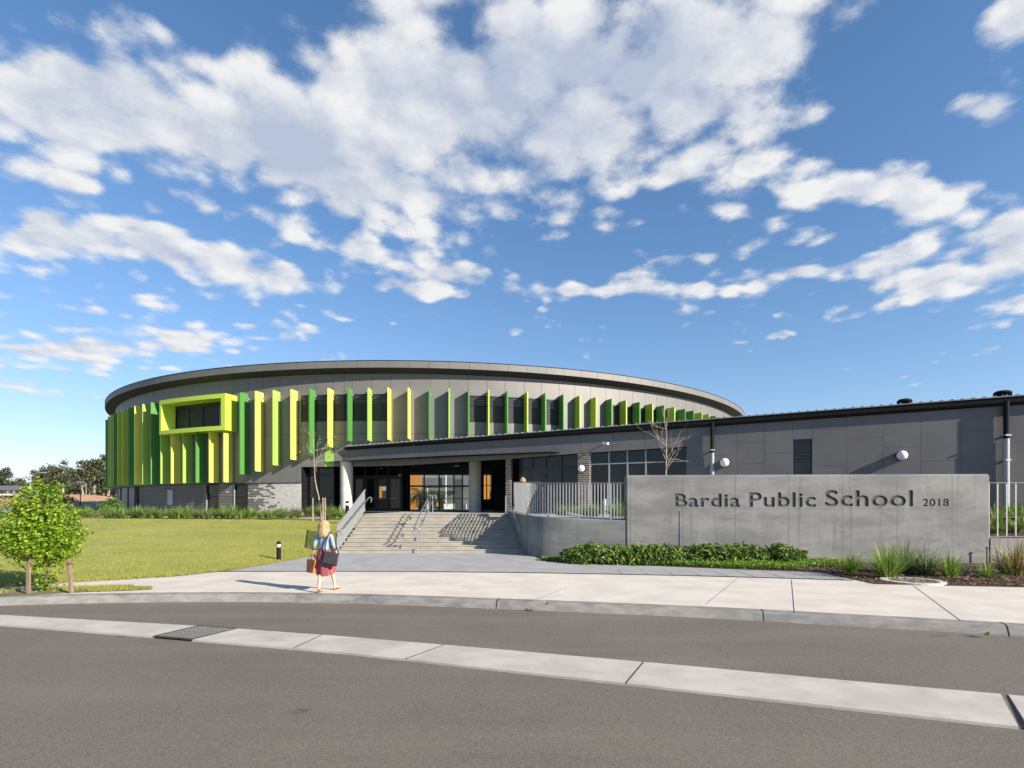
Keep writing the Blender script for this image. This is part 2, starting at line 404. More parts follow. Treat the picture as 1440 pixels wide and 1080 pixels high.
# road
inner = offs(KERB, -.0)
b = MB()
for p in inner: b.v += [Vector((p.x, p.y, ZR)), Vector((p.x - .0, -60, ZR))]
for i in range(len(inner) - 1): b.f.append((2 * i, 2 * i + 1, 2 * i + 3, 2 * i + 2))
o = b.build('road', M['asphalt'], recalc=False)
if o.data.polygons[0].normal.z < 0: o.data.flip_normals()
tag(o, kind='structure')
# kerb profile swept along the path
prof = [(-.17, ZR - .05), (-.17, ZR + .004), (-.10, -.035), (-.075, -.01), (-.045, 0.0), (.14, .006), (.14, -.3)]
b = MB(); npf = len(prof)
offp = [offs(KERB, d) for d, z in prof]
for i in range(len(KERB)):
    for j in range(npf): q = offp[j][i]; b.v.append(Vector((q.x, q.y, prof[j][1])))
for i in range(len(KERB) - 1):
    for j in range(npf - 1): k = i * npf + j; b.f.append((k, k + npf, k + npf + 1, k + 1))
tag(b.build('kerb', M['kerb']), kind='structure')
# construction joints across the kerb: thin dark fillers
b = MB()
def at_kerb(u, v):
    g = G(u, v, 0); i = min(range(1, len(KERB) - 1), key=lambda k: (KERB[k] - Vector((g.x, g.y))).length)
    t = (KERB[i + 1] - KERB[i - 1]).normalized(); return Vector((g.x, KERB[i].y + (g.x - KERB[i].x) * t.y / t.x)), t
for u, v in ((1075, 860), (1418, 879), (700, 845)):
    p, t = at_kerb(u, v); nn = Vector((-t.y, t.x))
    for j in range(1, 5):
        a = p + nn * prof[j][0]; c = p + nn * prof[j + 1][0]
        b.bar((a.x, a.y, prof[j][1]), (c.x, c.y, prof[j + 1][1]), .016, .008)
tag(b.build('kerb_joint', M['black2']), kind='structure')
# footpath (one sheet from the kerb to behind the plaza front)
kb = offs(KERB, .14)
kk = [p for p in kb if -45 < p.x < 30]
pairs = []
for p in kk:
    back = 17.5 if p.x > -9 else 17.5
    pairs.append(((p.x, p.y, .004), (p.x, max(back, p.y + 1), .004)))
sheet('footpath', pairs, M['path'])
b = MB()
for (u0, v0, u1, v1) in ((1113, 815, 1117, 861), (1285, 824, 1351, 873), (797, 826, 744, 846), (1040, 811, 992, 850)):
    w = .012 if u0 > 1100 else .005
    b.bar(G(u0, v0, .006), G(u1, v1, .006), w, .004)
tag(b.build('footpath_joint', M['soffit']), kind='structure')
# concrete edge strip across the road, in cast lengths
def GR(u, v, z=ZR): return G(u, v, z)
TOP = [(-120, 860), (0, 864.5), (280, 880), (480, 894.5), (720, 914.5), (960, 935.5), (1193, 957), (1440, 978.5), (1640, 998)]
BOT = [(-120, 872), (0, 878), (217, 895), (480, 917), (720, 943), (960, 969.5), (1200, 996), (1440, 1022.5), (1640, 1046)]
def edge(tab, u):
    for (a, va), (c, vc) in zip(tab, tab[1:]):
        if a <= u <= c: return va + (vc - va) * (u - a) / (c - a)
cuts = [(-120, -120), (212, 120), (280, 215), (332, 290), (453, 413), (625, 570), (905, 880), (1413, 1460), (1640, 1640)]
b = MB(); grate = None
def strip_piece(u0, u0b, u1, u1b, g0=.008):
    n = 6; loop_t = []; loop_b = []
    for i in range(n + 1):
        f = i / n; ut = u0 + (u1 - u0) * f; ub = u0b + (u1b - u0b) * f
        loop_t.append(GR(ut, edge(TOP, ut), ZR + .012)); q = GR(ub, edge(BOT, ub), ZR + .03); loop_b.append(q)
    return loop_t, loop_b
pieces = [(-120, -120, 280, 217), (333, 270, 453, 413), (453, 413, 625, 570), (625, 570, 905, 880), (905, 880, 1407, 1432), (1418, 1448, 1640, 1640)]
for k, (a, ab, c, cb) in enumerate(pieces):
    lt, lb = strip_piece(a, ab, c, cb)
    s_ = Vector((.008, 0, 0)) if k in (2, 3, 4) else Vector((0, 0, 0))
    lt[0] = lt[0] + s_; lb[0] = lb[0] + s_
    m_ = len(lt)
    vs = lt + lb + [p - Vector((0, 0, .1)) for p in lt] + [p - Vector((0, 0, .12)) for p in lb]
    fs = [(i, i + 1, m_ + i + 1, m_ + i) for i in range(m_ - 1)] + [(m_ + i, m_ + i + 1, 3 * m_ + i + 1, 3 * m_ + i) for i in range(m_ - 1)] + [(2 * m_ + i, 2 * m_ + i + 1, i + 1, i) for i in range(m_ - 1)]
    fs += [(0, m_, 3 * m_, 2 * m_), (m_ - 1, 2 * m_ - 1, 4 * m_ - 1, 3 * m_ - 1)]
    b.add(vs, fs)
tag(b.build('road_strip', M['strip']), kind='structure')
b = MB(); lt, lb = strip_piece(1407, 1432, 1418, 1448)
b.add([lt[0] - Vector((0, 0, .02)), lt[-1] - Vector((0, 0, .02)), lb[-1] - Vector((0, 0, .035)), lb[0] - Vector((0, 0, .035))], [(0, 1, 2, 3)])
tag(b.build('strip_joint', M['black2'], recalc=False), kind='structure')
b = MB()
for (u, ub) in ((453, 413), (625, 570), (905, 880)):
    p, q = GR(u, edge(TOP, u), ZR + .0125), GR(ub, edge(BOT, ub), ZR + .0305); b.bar(p, q, .016, .005)
tag(b.build('strip_crack', M['soffit']), kind='structure')
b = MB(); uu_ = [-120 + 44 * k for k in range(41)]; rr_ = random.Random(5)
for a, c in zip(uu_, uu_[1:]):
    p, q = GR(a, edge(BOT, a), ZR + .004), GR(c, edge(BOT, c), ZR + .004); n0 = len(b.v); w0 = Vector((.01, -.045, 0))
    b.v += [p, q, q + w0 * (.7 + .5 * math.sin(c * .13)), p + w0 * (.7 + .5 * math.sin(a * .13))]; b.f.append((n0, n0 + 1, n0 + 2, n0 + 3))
tag(b.build('grit_step_shade', mat('grit_shade', (.05, .045, .038), (.12, .10, .08), scale=6, rough=.95), recalc=False), kind='structure')  # brown grit edge, its dark colour also painting the strip step's shadow line
# drain grate let into the strip
lt, lb = strip_piece(281, 217, 333, 270)
A, B_, C_, D_ = lt[0], lt[-1], lb[-1], lb[0]
ctr = (A + B_ + C_ + D_) / 4
g = thing('drain_grate', (ctr.x, ctr.y, ZR), 'steel bar drain grate let into the pale concrete strip across the road', 'drain grate')
fr = MB(); up = Vector((0, 0, .012))
for p, q in ((A, B_), (B_, C_), (C_, D_), (D_, A)): fr.bar(p + up * .3, q + up * .3, .026, .02)
fr.build('frame', M['grate_frame'], g)
br = MB()
for i in range(1, 11):
    f = i / 11; br.bar(A.lerp(B_, f) + up * .6, D_.lerp(C_, f) + up * .6, .016, .006)
for i in range(1, 7):
    f = i / 7; br.bar(A.lerp(D_, f) + up * .3, B_.lerp(C_, f) + up * .3, .030, .004)
br.build('bars', M['grate'], g)
pt = MB(); pt.add([A - up * .1, B_ - up * .1, C_ - up * .5, D_ - up * .5], [(0, 1, 2, 3)]); pt.build('pit', M['black2'], g, recalc=False)

# verge with the street tree: a low mound of dirt and grass
vp = [(-60, 838, 820), (0, 838, 828), (60, 835.5, 826), (120, 832.5, 825), (180, 830.5, 824), (214, 828.5, 824)]
pairs = [((-30, 9.0, .012), (-33, 13, .012))]
for u, v0, v1 in vp: pairs.append((tuple(G(u, v0, .012)), tuple(G(u, v1, .012))))
sheet('verge', pairs, M['verge'], sub=3)

# paved plaza in front of the stairs
pl = [((-9.3, 16.55, .012), (-7.7, 21.8, .155)), ((-6.5, 16.6, .012), (-6.7, 21.8, .155)), ((-3, 16.55, .012), (-3, 21.8, .155)), ((0, 16.3, .012), (.45, 21.6, .155)),
      ((.9, 16.2, .012), (1.0, 19.6, .10)), ((3, 15.9, .012), (3, 18.45, .03)), ((4.92, 15.6, .012), (4.92, 17.9, .02)), ((7.2, 15.1, .012), (7.2, 17.0, .016)), ((9.15, 14.6, .012), (9.3, 16.3, .014))]
sheet('plaza_paving', pl, M['paver'], sub=4)
b = MB()
for (a, _), (c, _) in zip(pl, pl[1:]):
    b.bar(Vector(a) + Vector((0, -.06, 0)), Vector(c) + Vector((0, -.06, 0)), .07, .012)
tag(b.build('drain_channel', M['black2']), kind='structure')
b = MB()
for k in range(9):
    x = 9.0 - .72 * k; y0 = 14.64 + (9.15 - x) * .2165; b.bar((x, y0, .0155), (x + .06, y0 + (16.3 - 14.6) * .95, .0165), .008, .004)
tag(b.build('paver_joint', M['soffit']), kind='structure')

# garden bed in front of the sign wall
bed = [((.95, 19.5, .09), (1.0, 19.95, .09)), ((2.0, 18.95, .05), (2.0, 19.75, .08)), ((3, 18.4, .035), (3, 19.6, .07)), ((4.92, 17.85, .03), (4.92, 19.4, .07)), ((7.2, 16.95, .025), (7.2, 19.2, .06)), ((9.28, 16.25, .022), (9.3, 19.1, .05)),
       ((9.32, 13.85, .018), (9.34, 19.1, .05)), ((12.6, 13.3, .018), (12.6, 18.9, .04)), ((20, 11.9, .018), (20, 18.5, .04)), ((30, 10, .018), (30, 18, .04))]
sheet('garden_bed', bed, M['soil'], sub=4)

# lawn rising to the building
ff = [G(-260, 830, .05), G(-60, 826, .05), G(0, 823, .05), G(60, 819, .05), G(110, 815.5, .05), G(180, 812, .05), G(250, 808, .05), G(330, 799.5, .055), G(400, 789, .08), G(440, 782, .11), G(470, 777, .15), Vector((-6.95, 21.6, .17))]
bb = [(-45, 33, 1.2), (-36, 34, 1.25), (-31, 34.3, 1.25), (-29, 34.4, 1.25), (-27, 34.4, 1.25), (-23.5, 34.2, 1.24), (-19.8, 33.9, 1.23), (-16.5, 33.5, 1.22), (-13.2, 33, 1.20), (-11.3, 32.6, 1.2), (-9.6, 32.2, 1.2), (-6.95, 31.8, 1.2)]
def lawn_z(f): return f * f * (3 - 2 * f) * .35 + f * .65
LAWN = list(zip(ff, [Vector(q) for q in bb]))
b = MB(); K = 14
for a, c in LAWN:
    for j in range(K + 1):
        f = j / K; p = a.lerp(c, f); p.z = a.z + (c.z - a.z) * lawn_z(f); b.v.append(p)
for i in range(len(LAWN) - 1):
    for j in range(K): p = i * (K + 1) + j; b.f.append((p, p + 1, p + K + 2, p + K + 1))
o = b.build('lawn', M['turf'], recalc=False)
if o.data.polygons[0].normal.z < 0: o.data.flip_normals()
for p in o.data.polygons: p.use_smooth = True
tag(o, kind='structure')
def lawn_point(s, f):
    i = min(int(s * (len(LAWN) - 1)), len(LAWN) - 2); t = s * (len(LAWN) - 1) - i
    a = LAWN[i][0].lerp(LAWN[i + 1][0], t); c = LAWN[i][1].lerp(LAWN[i + 1][1], t)
    p = a.lerp(c, f); p.z = a.z + (c.z - a.z) * lawn_z(f); return p
rg = random.Random(3); gb = MB()
for k in range(110000):
    s = rg.random() * .92 + .08; f = rg.random() ** 1.6 if k > 7000 else rg.random() * .022 - .010
    p = lawn_point(s, f); h = rg.uniform(.018, .042); a = rg.uniform(0, 6.28); w = .006 + .0002 * p.y
    d = Vector((math.cos(a), math.sin(a), 0)); l = Vector((rg.gauss(0, .02), rg.gauss(0, .02), h))
    n0 = len(gb.v); gb.v += [p - d * w - Vector((0, 0, .006)), p + d * w - Vector((0, 0, .006)), p + l]; gb.f.append((n0, n0 + 1, n0 + 2))
# verge tufts
for k in range(5200):
    i = rg.randrange(1, len(vp) - 1); t = rg.random(); f = rg.random()
    p0 = G(vp[i][0], vp[i][1], .012).lerp(G(vp[i + 1][0], vp[i + 1][1], .012), t); p1 = G(vp[i][0], vp[i][2], .012).lerp(G(vp[i + 1][0], vp[i + 1][2], .012), t)
    p = p0.lerp(p1, f)
    if noise.noise(p * 1.1) < .02: continue
    h = rg.uniform(.03, .09); a = rg.uniform(0, 6.28); d = Vector((math.cos(a), math.sin(a), 0)) * .008
    n0 = len(gb.v); gb.v += [p - d, p + d, p + Vector((rg.gauss(0, .03), rg.gauss(0, .03), h))]; gb.f.append((n0, n0 + 1, n0 + 2))
tag(gb.build('grass', M['grass'], recalc=False), kind='stuff')

# pale bed between lawn and building, and the platform the building stands on
pairs = []
for q in bb: pairs.append(((q[0], q[1] - .05, q[2] + .01), (q[0] * 1.06 + .45, q[1] + 6.5, 1.62)))
sheet('planting_bed', pairs, M['gravelbed'], sub=3)
b = MB(); ZF = 1.65
# landing slab: from the stair head to the courtyard and right behind the retaining wall
b.add([(-6.95, 25.32, ZF), (-.2, 25.32, ZF), (.3, 22.5, ZF - .03), (1.0, 20.3, ZF - .06), (4.3, 19.75, ZF - .14), (4.3, 21.2, ZF - .1), (16, 22, ZF - .1), (30, 17, ZF), (30, 110, ZF), (-70, 110, ZF), (-50, 40.2, ZF - .04), (-6.95, 38.4, ZF - .01)],
      [tuple(range(12))])
o = b.build('terrace', M['landing'], recalc=False)
if o.data.polygons[0].normal.z < 0: o.data.flip_normals()
tag(o, kind='structure')
# right hand planted bank behind the sign wall
pairs = [((4.4, 19.7, 1.4), (4.4, 21.3, 1.56)), ((10, 19.4, 1.2), (10, 22.5, 1.75)), ((16.2, 19.0, .92), (16.2, 23.0, 1.75)), ((18.5, 18.9, .88), (18.5, 22.4, 1.75)), ((26, 18.4, .85), (26, 20, 1.75))]
sheet('planted_bank', pairs, M['soil'], sub=4)
# open ground to the far left, climbing towards the trees
b = MB(); nx, ny = 26, 20
for i in range(nx + 1):
    for j in range(ny + 1):
        f = j / ny; y = 30 + 570 * f * f; xb = -.70 * y; x = -420 + (xb + 420) * (i / nx)
        z = 1.0 + 3.0 * (1 - math.exp(-max(y - 36, 0) / 45)) + .12 * noise.noise(Vector((x * .05, y * .05, 1)))
        b.v.append(Vector((x, y, z - .08)))
for i in range(nx):
    for j in range(ny): p = i * (ny + 1) + j; b.f.append((p, p + ny + 1, p + ny + 2, p + 1))
o = b.build('hillside', M['field'], recalc=False)
if o.data.polygons[0].normal.z < 0: o.data.flip_normals()
for p in o.data.polygons: p.use_smooth = True
tag(o, kind='structure')
def mound(name, c, rx, ry, h, m):
    b = MB(); n = 24; rings = 8
    for r_ in range(rings + 1):
        f = r_ / rings
        for k in range(n):
            a = 2 * math.pi * k / n; q = 1 + .12 * noise.noise(Vector((math.cos(a) * 1.5, math.sin(a) * 1.5, c[0])))
            b.v.append(Vector((c[0] + rx * f * q * math.cos(a), c[1] + ry * f * q * math.sin(a), c[2] + h * (math.cos(f * math.pi) * .5 + .5) ** .6 - .3 * (f > .95))))
    for r_ in range(rings):
        for k in range(n): b.f.append((r_ * n + k, r_ * n + (k + 1) % n, (r_ + 1) * n + (k + 1) % n, (r_ + 1) * n + k))
    o = b.build(name, m, smooth=True); return tag(o, kind='structure')
mound('sand_bank', (-69, 86, 2.2), 11, 8, 1.7, M['sand'])
mound('earth_bank', (-62, 62, 1.2), 14, 9, 1.2, M['verge'])
# ------------------------------------------------------------------ the rotunda
DF = .78                                  # fin depth
RO = RW + DF
def zat(u, v, r): return HZ + (HV - v) / F * ray_circle(u, r).y
Z_TOP = 11.53; Z_FB = 11.12; Z_SOF = 10.86
Z_FIN = zat(560, 545, RO); Z_LOW = zat(230, 680, RO)
Z_BRK = zat(420, 679.5, RW); Z_PB = zat(455, 656.5, RW)
rot = thing('school_building', (CX, CY - RR, ZF), 'large round two storey building with green and yellow fins above the stairs', 'building')
TH0, TH1 = -2.6, 2.6
tL = theta(423.5, RW); tGL = theta(470, RW - .9); tE = theta(700, RW)
# roof
b = MB(); b.arc(TH0, TH1, RR - .12, RR, Z_FB, Z_TOP, 300); b.build('fascia_core', M['soffit'], rot)
fj = [theta(u, RR) for u in (158, 175, 200, 230, 262, 295, 331, 361, 391, 419, 446, 475, 502.5, 517.5 + 0, 546, 575, 603.5, 632, 660.5, 688, 715, 742, 768, 793, 817, 840, 862, 882, 901, 918, 934, 949, 963, 976, 988, 999, 1009, 1018, 1026, 1033)]
fj = [fj[0] - .04 * k for k in range(14, 0, -1)] + fj + [fj[-1] + .03 * k for k in range(1, 14)]
b = MB()
for a, c in zip(fj, fj[1:]): b.arc(a + .00022, c - .00022, RR + .002, RR + .03, Z_FB - .01, Z_TOP + .015, 3)
b.build('fascia', M['fascia'], rot)
b = MB(); n = 320
for i in range(n + 1):
    t = TH0 + (TH1 - TH0) * i / n
    b.v += [cyl(t, RR - .01, Z_FB + .004), cyl(t, RW - .1, Z_SOF)]
for i in range(n): b.f.append((2 * i, 2 * i + 1, 2 * i + 3, 2 * i + 2))
b.build('soffit', M['soffit'], rot)
b = MB(); b.arc(-math.pi, math.pi, RR - 11, RR - .13, Z_TOP - .25, Z_TOP - .02, 200); b.build('roof', M['roofsheet'], rot)
b = MB(); b.arc(TH0, TH1, RR - .3, RR + .045, Z_TOP + .018, Z_TOP + .06, 300); b.build('roof_edge', M['gutter'], rot)

# fins: outer edge column, colour, foot column (None = level lower edge)
Yl, Li, Gr, Ol = 'fin_yellow', 'fin_lime', 'fin_green', 'fin_olive'
FINS = [(148.2, Gr), (151.7, Li), (155.2, Ol), (159.6, Gr), (165, Ol), (171.7, Ol), (180, Gr), (188.9, Yl), (200, Li), (211.7, Gr)]
UNDER = [(225.5, Li), (240.3, Yl), (256.8, Li), (275, Gr), (294, Yl), (314.4, Yl)]
RISE = [(337, Gr, 667), (359, Yl, 662.5), (383.5, Li, 654), (409, Yl, 646), (435, Gr, 637.5), (461.2, Yl, 628), (489.2, Gr, 620), (517.5, Li, 619.3), (545.8, Yl, 618), (574.3, Yl, 616.5)]
REST = [(603.8, Gr), (631.8, Li), (659.3, Gr), (687.5, Ol), (713.8, Gr), (742, Ol), (767.5, Gr), (793, Gr), (816, Ol), (838.7, Ol), (860.8, Gr), (881, Ol), (900, Gr), (918, Ol), (934.3, Gr), (949, Ol), (963.7, Gr), (975.6, Gr), (987.5, Ol), (997.5, Ol), (1006.3, Gr), (1013, Ol), (1019, Gr), (1024.5, Ol), (1029.5, Gr), (1034, Gr)]
def fin(t, z0, z1, m):
    b = MB(); r0, r1 = RW + .03, RO; h = .045
    def p(r, s_, z): q = cyl(t, r, z); return q + Vector((math.cos(t), math.sin(t), 0)) * s_ * h
    zb = z0
    b.hexa([p(r0, -1, zb), p(r1, -1, zb), p(r1, 1, zb), p(r0, 1, zb)], [p(r0, -1, z1), p(r1, -1, z1), p(r1, 1, z1), p(r0, 1, z1)])
    f = b.build('fin', M[m], rot)
    k = MB()
    for z in (z1 - .35,):
        k.bar(cyl(t, RW - .02, z) + Vector((math.cos(t), math.sin(t), 0)) * .075, cyl(t, RW + .16, z) + Vector((math.cos(t), math.sin(t), 0)) * .075, .05, .09)
    k.build('bracket', M['galv'], f)
ALLT = []
for u, m in FINS: t = theta(u, RO); ALLT.append(t); fin(t, Z_LOW, Z_FIN, m)
zbox0 = zat(270, 606.5, RW + 1.0)
for u, m in UNDER: t = theta(u, RO); ALLT.append(t); fin(t, Z_LOW, zbox0 - .03, m)
for u, m, v in RISE: t = theta(u, RO); ALLT.append(t); fin(t, zat(u, v, RO), Z_FIN, m)
zr = zat(574, 616.5, RO)
for u, m in REST: t = theta(u, RO); ALLT.append(t); fin(t, zr - .02, Z_FIN, m)
# walls: backing ring plus panels with open joints
EN_Z = Z_PB; tW = theta(484, RW)
b = MB()
b.arc(TH0, tL, RW - .35, RW - .045, Z_BRK + .01, Z_SOF + .3, 150)
b.arc(tL, tW, RW - .35, RW - .045, EN_Z + .01, Z_SOF + .3, 20)
b.arc(tW, 1.2, RW - .35, RW - .045, 5.3, Z_SOF + .3, 150)
b.build('wall_core', M['soffit'], rot)
ALLT.sort()
ALLT = sorted(ALLT + [tL, tW])
cols = [ALLT[0] - .035 * k for k in range(30, 0, -1)] + ALLT + [ALLT[-1] + .03 * k for k in range(1, 10)]
z_mid = zat(600, 610, RW)
winz0, winz1 = zat(500, 592, RW), zat(500, 554.5, RW)
WIN = []                                  # bays with a window: between successive fins
def bay(u0, u1): return [(theta(a, RW), ) for a in (u0, u1)]
winspan = [(theta(423, RW), theta(545.5, RW)), (theta(660.5, RW), theta(786, RW)), (theta(861, RW), theta(917, RW)), (theta(247, RW), theta(312, RW)), (theta(349, RW), theta(357, RW))]
b = MB()
for a, c in zip(cols, cols[1:]):
    mid = (a + c) / 2
    hasw = any(s0 < mid < s1 for s0, s1 in winspan)
    zb = Z_BRK + .005 if mid < tL else (EN_Z if mid < tW else 5.3)
    z_sp = [zb, z_mid, winz0, winz1, Z_SOF + .1] if hasw else [zb, z_mid, Z_SOF + .1]
    for k, (z0, z1) in enumerate(zip(z_sp, z_sp[1:])):
        if hasw and k == 2: continue
        if z1 - z0 < .1: continue
        b.arc(a + .00028, c - .00028, RW - .042, RW, z0 + .01, z1 - .01, 3)
b.build('cladding', M['panel'], rot)
# one accent panel beside the entrance column
b = MB(); b.arc(theta(457, RW), theta(469.5, RW), RW + .002, RW + .012, EN_Z + .01, zat(460, 634, RW), 3); b.build('accent_panel', M['fin_lime'], rot)
# upper windows, one per bay
tw = (Z_FIN - 0)
def window(a, c, z0, z1, louv=True, r=RW, name='window'):
    fr = MB(); w = .05 / r
    fr.arc(a, c, r - .12, r - .01, z0, z0 + .06, 3); fr.arc(a, c, r - .12, r - .01, z1 - .06, z1, 3)
    fr.arc(a, a + w, r - .12, r - .01, z0 + .06, z1 - .06, 1); fr.arc(c - w, c, r - .12, r - .01, z0 + .06, z1 - .06, 1)
    zt = z0 + (z1 - z0) * .62
    fr.arc(a + w, c - w, r - .12, r - .02, zt, zt + .05, 3)
    f = fr.build(name, M['black'], rot)
    g = MB(); g.arc(a + w, c - w, r - .09, r - .08, z0 + .06, zt, 3); g.arc(a + w, c - w, r - .09, r - .08, zt + .05, z1 - .06, 3)
    g.build('pane', M['pane' if (a + c) / 2 > theta(640, RW) else 'pane_dark'], f)
    if louv:
        l = MB()
        for k in range(4):
            z = zt + .1 + k * (z1 - .12 - zt) / 4
            l.arc(a + w, c - w, r - .075, r - .03, z, z + .02, 3)
        l.build('louvre', M['pane'], f)
for a, c in zip(cols, cols[1:]):
    mid = (a + c) / 2
    if any(s0 < mid < s1 for s0, s1 in winspan) and mid > theta(340, RW):
        window(a + .0006, c - .0006, winz0, winz1)
# paper sheets stuck inside one of the upper panes
b = MB()
for u0, u1, v0, v1 in ((479, 485.5, 578, 583.5), (484, 489, 584, 588.5)):
    r = RW - .11; b.arc(theta(u0, r), theta(u1, r), r - .01, r, zat(u0, v1, r), zat(u0, v0, r), 1)
b.build('paper_notice', M['white'], rot)
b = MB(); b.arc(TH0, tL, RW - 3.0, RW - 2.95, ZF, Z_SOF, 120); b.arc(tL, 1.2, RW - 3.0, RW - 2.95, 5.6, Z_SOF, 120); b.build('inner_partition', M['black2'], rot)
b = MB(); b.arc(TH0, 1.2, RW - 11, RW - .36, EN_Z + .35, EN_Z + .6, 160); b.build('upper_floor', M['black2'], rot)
# projecting green window box
rB = RW + 1.05
ta, tb = theta(224, rB), theta(316.5, rB)
zb0, zb1 = zat(316, 604.5, rB), zat(316, 553, rB)
th_ = .40
b = MB()
b.arc(ta, tb, RW - .02, rB, zb0, zb0 + th_ * .75); b.arc(ta, tb, RW - .02, rB, zb1 - th_ * .75, zb1)
w = th_ / rB
b.arc(ta, ta + w * .55, RW - .02, rB, zb0 + th_ * .75, zb1 - th_ * .75); b.arc(tb - w * .9, tb, RW - .02, rB, zb0 + th_ * .75, zb1 - th_ * .75)
bx = b.build('window_box', M['box_lime'], rot)
n4 = 4
for k in range(n4):
    a = ta + w * .55 + (tb - ta - w * 1.45) * k / n4; c = ta + w * .55 + (tb - ta - w * 1.45) * (k + 1) / n4
    fr = MB(); r = RW + .0; ww = .07 / r; z0, z1 = zb0 + th_ * .75, zb1 - th_ * .75
    fr.arc(a, c, r - .12, r + .02, z0, z0 + .07, 3); fr.arc(a, c, r - .12, r + .02, z1 - .25, z1, 3); fr.arc(a, a + ww, r - .12, r + .02, z0 + .07, z1 - .25, 1); fr.arc(c - ww, c, r - .12, r + .02, z0 + .07, z1 - .25, 1)
    zt = z0 + (z1 - z0) * .58; fr.arc(a + ww, c - ww, r - .1, r + .015, zt, zt + .05, 3)
    f = fr.build('window', M['black'], rot); g = MB(); g.arc(a + ww, c - ww, r - .06, r - .05, z0 + .07, z1 - .25, 3); g.build('pane', M['pane_dark'], f)
# ground floor brick, with tall windows
segs = [(TH0, theta(166, RW)), (theta(195.5, RW), theta(290, RW)), (theta(307.5, RW), theta(329, RW)), (theta(348.5, RW), tL)]
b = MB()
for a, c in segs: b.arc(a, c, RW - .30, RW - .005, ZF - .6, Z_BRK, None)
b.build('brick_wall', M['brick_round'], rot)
b = MB()
for u0, u1 in ((166, 168.5), (171, 178.5), (181, 188.5)): b.arc(theta(u0, RW), theta(u1, RW), RW - .3, RW - .02, ZF - .6, Z_BRK, 3)
b.build('panel_wall', M['panel_dark'], rot)
b = MB(); b.arc(theta(166, RW), theta(195.5, RW), RW - .5, RW - .4, ZF - .6, Z_BRK, 10); b.build('recess_lining', M['black'], rot)
for u0, u1 in ((290, 307.5), (329, 348.5)):
    a, c = theta(u0, RW), theta(u1, RW); z0, z1 = ZF - .1, zat((u0 + u1) / 2, 668 if u0 > 300 else 676, RW)
    z1 = max(z1, Z_BRK)
    fr = MB(); r = RW - .05; ww = .06 / r
    fr.arc(a, c, r - .14, r, Z_BRK - .08, Z_BRK - .002, 3); fr.arc(a, a + ww, r - .14, r, z0, Z_BRK - .08, 1); fr.arc(c - ww, c, r - .14, r, z0, Z_BRK - .08, 1)
    fr.arc(a + ww, c - ww, r - .12, r - .01, zat(u0, 699.5, RW), zat(u0, 698, RW), 3)
    f = fr.build('window', M['black'], rot); g = MB(); g.arc(a + ww, c - ww, r - .08, r - .07, z0, Z_BRK - .08, 3); g.build('pane', M['pane_dark'], f)
    rv = MB(); rv.arc(a + .0001, a + .05 / RW, RW - .049, RW + .03, ZF - .3, Z_BRK - .01 if u0 > 300 else zat(u0, 694, RW), 1); rv.build('reveal_trim', M['galv'], f)
b = MB(); b.arc(theta(237.3, RW), theta(244.2, RW), RW, RW + .10, zat(240, 710, RW), zat(240, 689, RW), 2); b.build('meter_box', M['galv'], rot)
b = MB(); b.arc(theta(217.3, RW), theta(219.5, RW), RW, RW + .10, zat(218, 719, RW), zat(218, 712.5, RW), 2); b.build('wall_lamp', M['white'], rot)
b = MB(); b.arc(TH0, tL, RW - .9, RW + .04, Z_BRK + .002, Z_BRK + .05, 160); b.build('shelf_angle', M['soffit'], rot)
# glazed bay left of the entrance column
r = RW - .55; a, c = theta(424.5, r), theta(470, r); zt = Z_PB - .02
fr = MB(); ww = .07 / r
for t0 in (a, theta(440, r), theta(447, r), c - ww): fr.arc(t0, t0 + ww, r - .1, r, ZF, zt, 1)
fr.arc(a + ww, c - ww, r - .09, r - .01, zat(450, 668.5, r), zat(450, 666.5, r), 4); fr.arc(a + ww, c - ww, r - .09, r - .01, zat(450, 701, r), zat(450, 699.5, r), 4)
fr.arc(a, c, r - .1, r + .002, zt - .06, zt + .3, 4)
f = fr.build('window', M['black'], rot)
g = MB(); g.arc(a + ww, c - ww, r - .06, r - .05, ZF, zt - .06, 4); g.build('pane', M['pane_dark'], f)
l = MB()
for k in range(12): z = zat(432, 698 - 2.4 * k, r); l.arc(a + ww, theta(440, r), r - .045, r - .015, z, z + .035, 2)
l.build('louvre', M['pane'], f)
b = MB(); b.arc(tL + .0002, tL + .0025, RW - 3, RW - .02, ZF, Z_PB - .02, 1); b.build('jamb', M['black2'], rot)
# entrance columns
Ycol = 36.15
for u, Y, v1 in ((487.3, Ycol, 655.5), (668, 36.3, 650)):
    x = (u - 720) / F * Y; rad = 8.6 / F * Y
    b = MB(); b.lathe((x, Y, 0), [(rad, ZF - .02), (rad, HZ + (HV - v1 + 6) / F * Y)], 36); b.build('column', M['column'], rot, smooth=True)
# porch ceiling
ZC = 5.0
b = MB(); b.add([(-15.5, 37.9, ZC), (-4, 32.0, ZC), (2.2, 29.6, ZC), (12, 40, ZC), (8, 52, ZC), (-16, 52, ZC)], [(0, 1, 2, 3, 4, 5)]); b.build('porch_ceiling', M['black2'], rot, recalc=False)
for u, v in ((535, 658.3), (642, 654.5)):
    Y = (ZC - HZ) * F / (HV - v); x = (u - 720) / F * Y
    b = MB(); b.lathe((x, Y, 0), [(.17, ZC - .07), (.2, ZC - .004)], 16); b.build('downlight', M['lens'], rot)
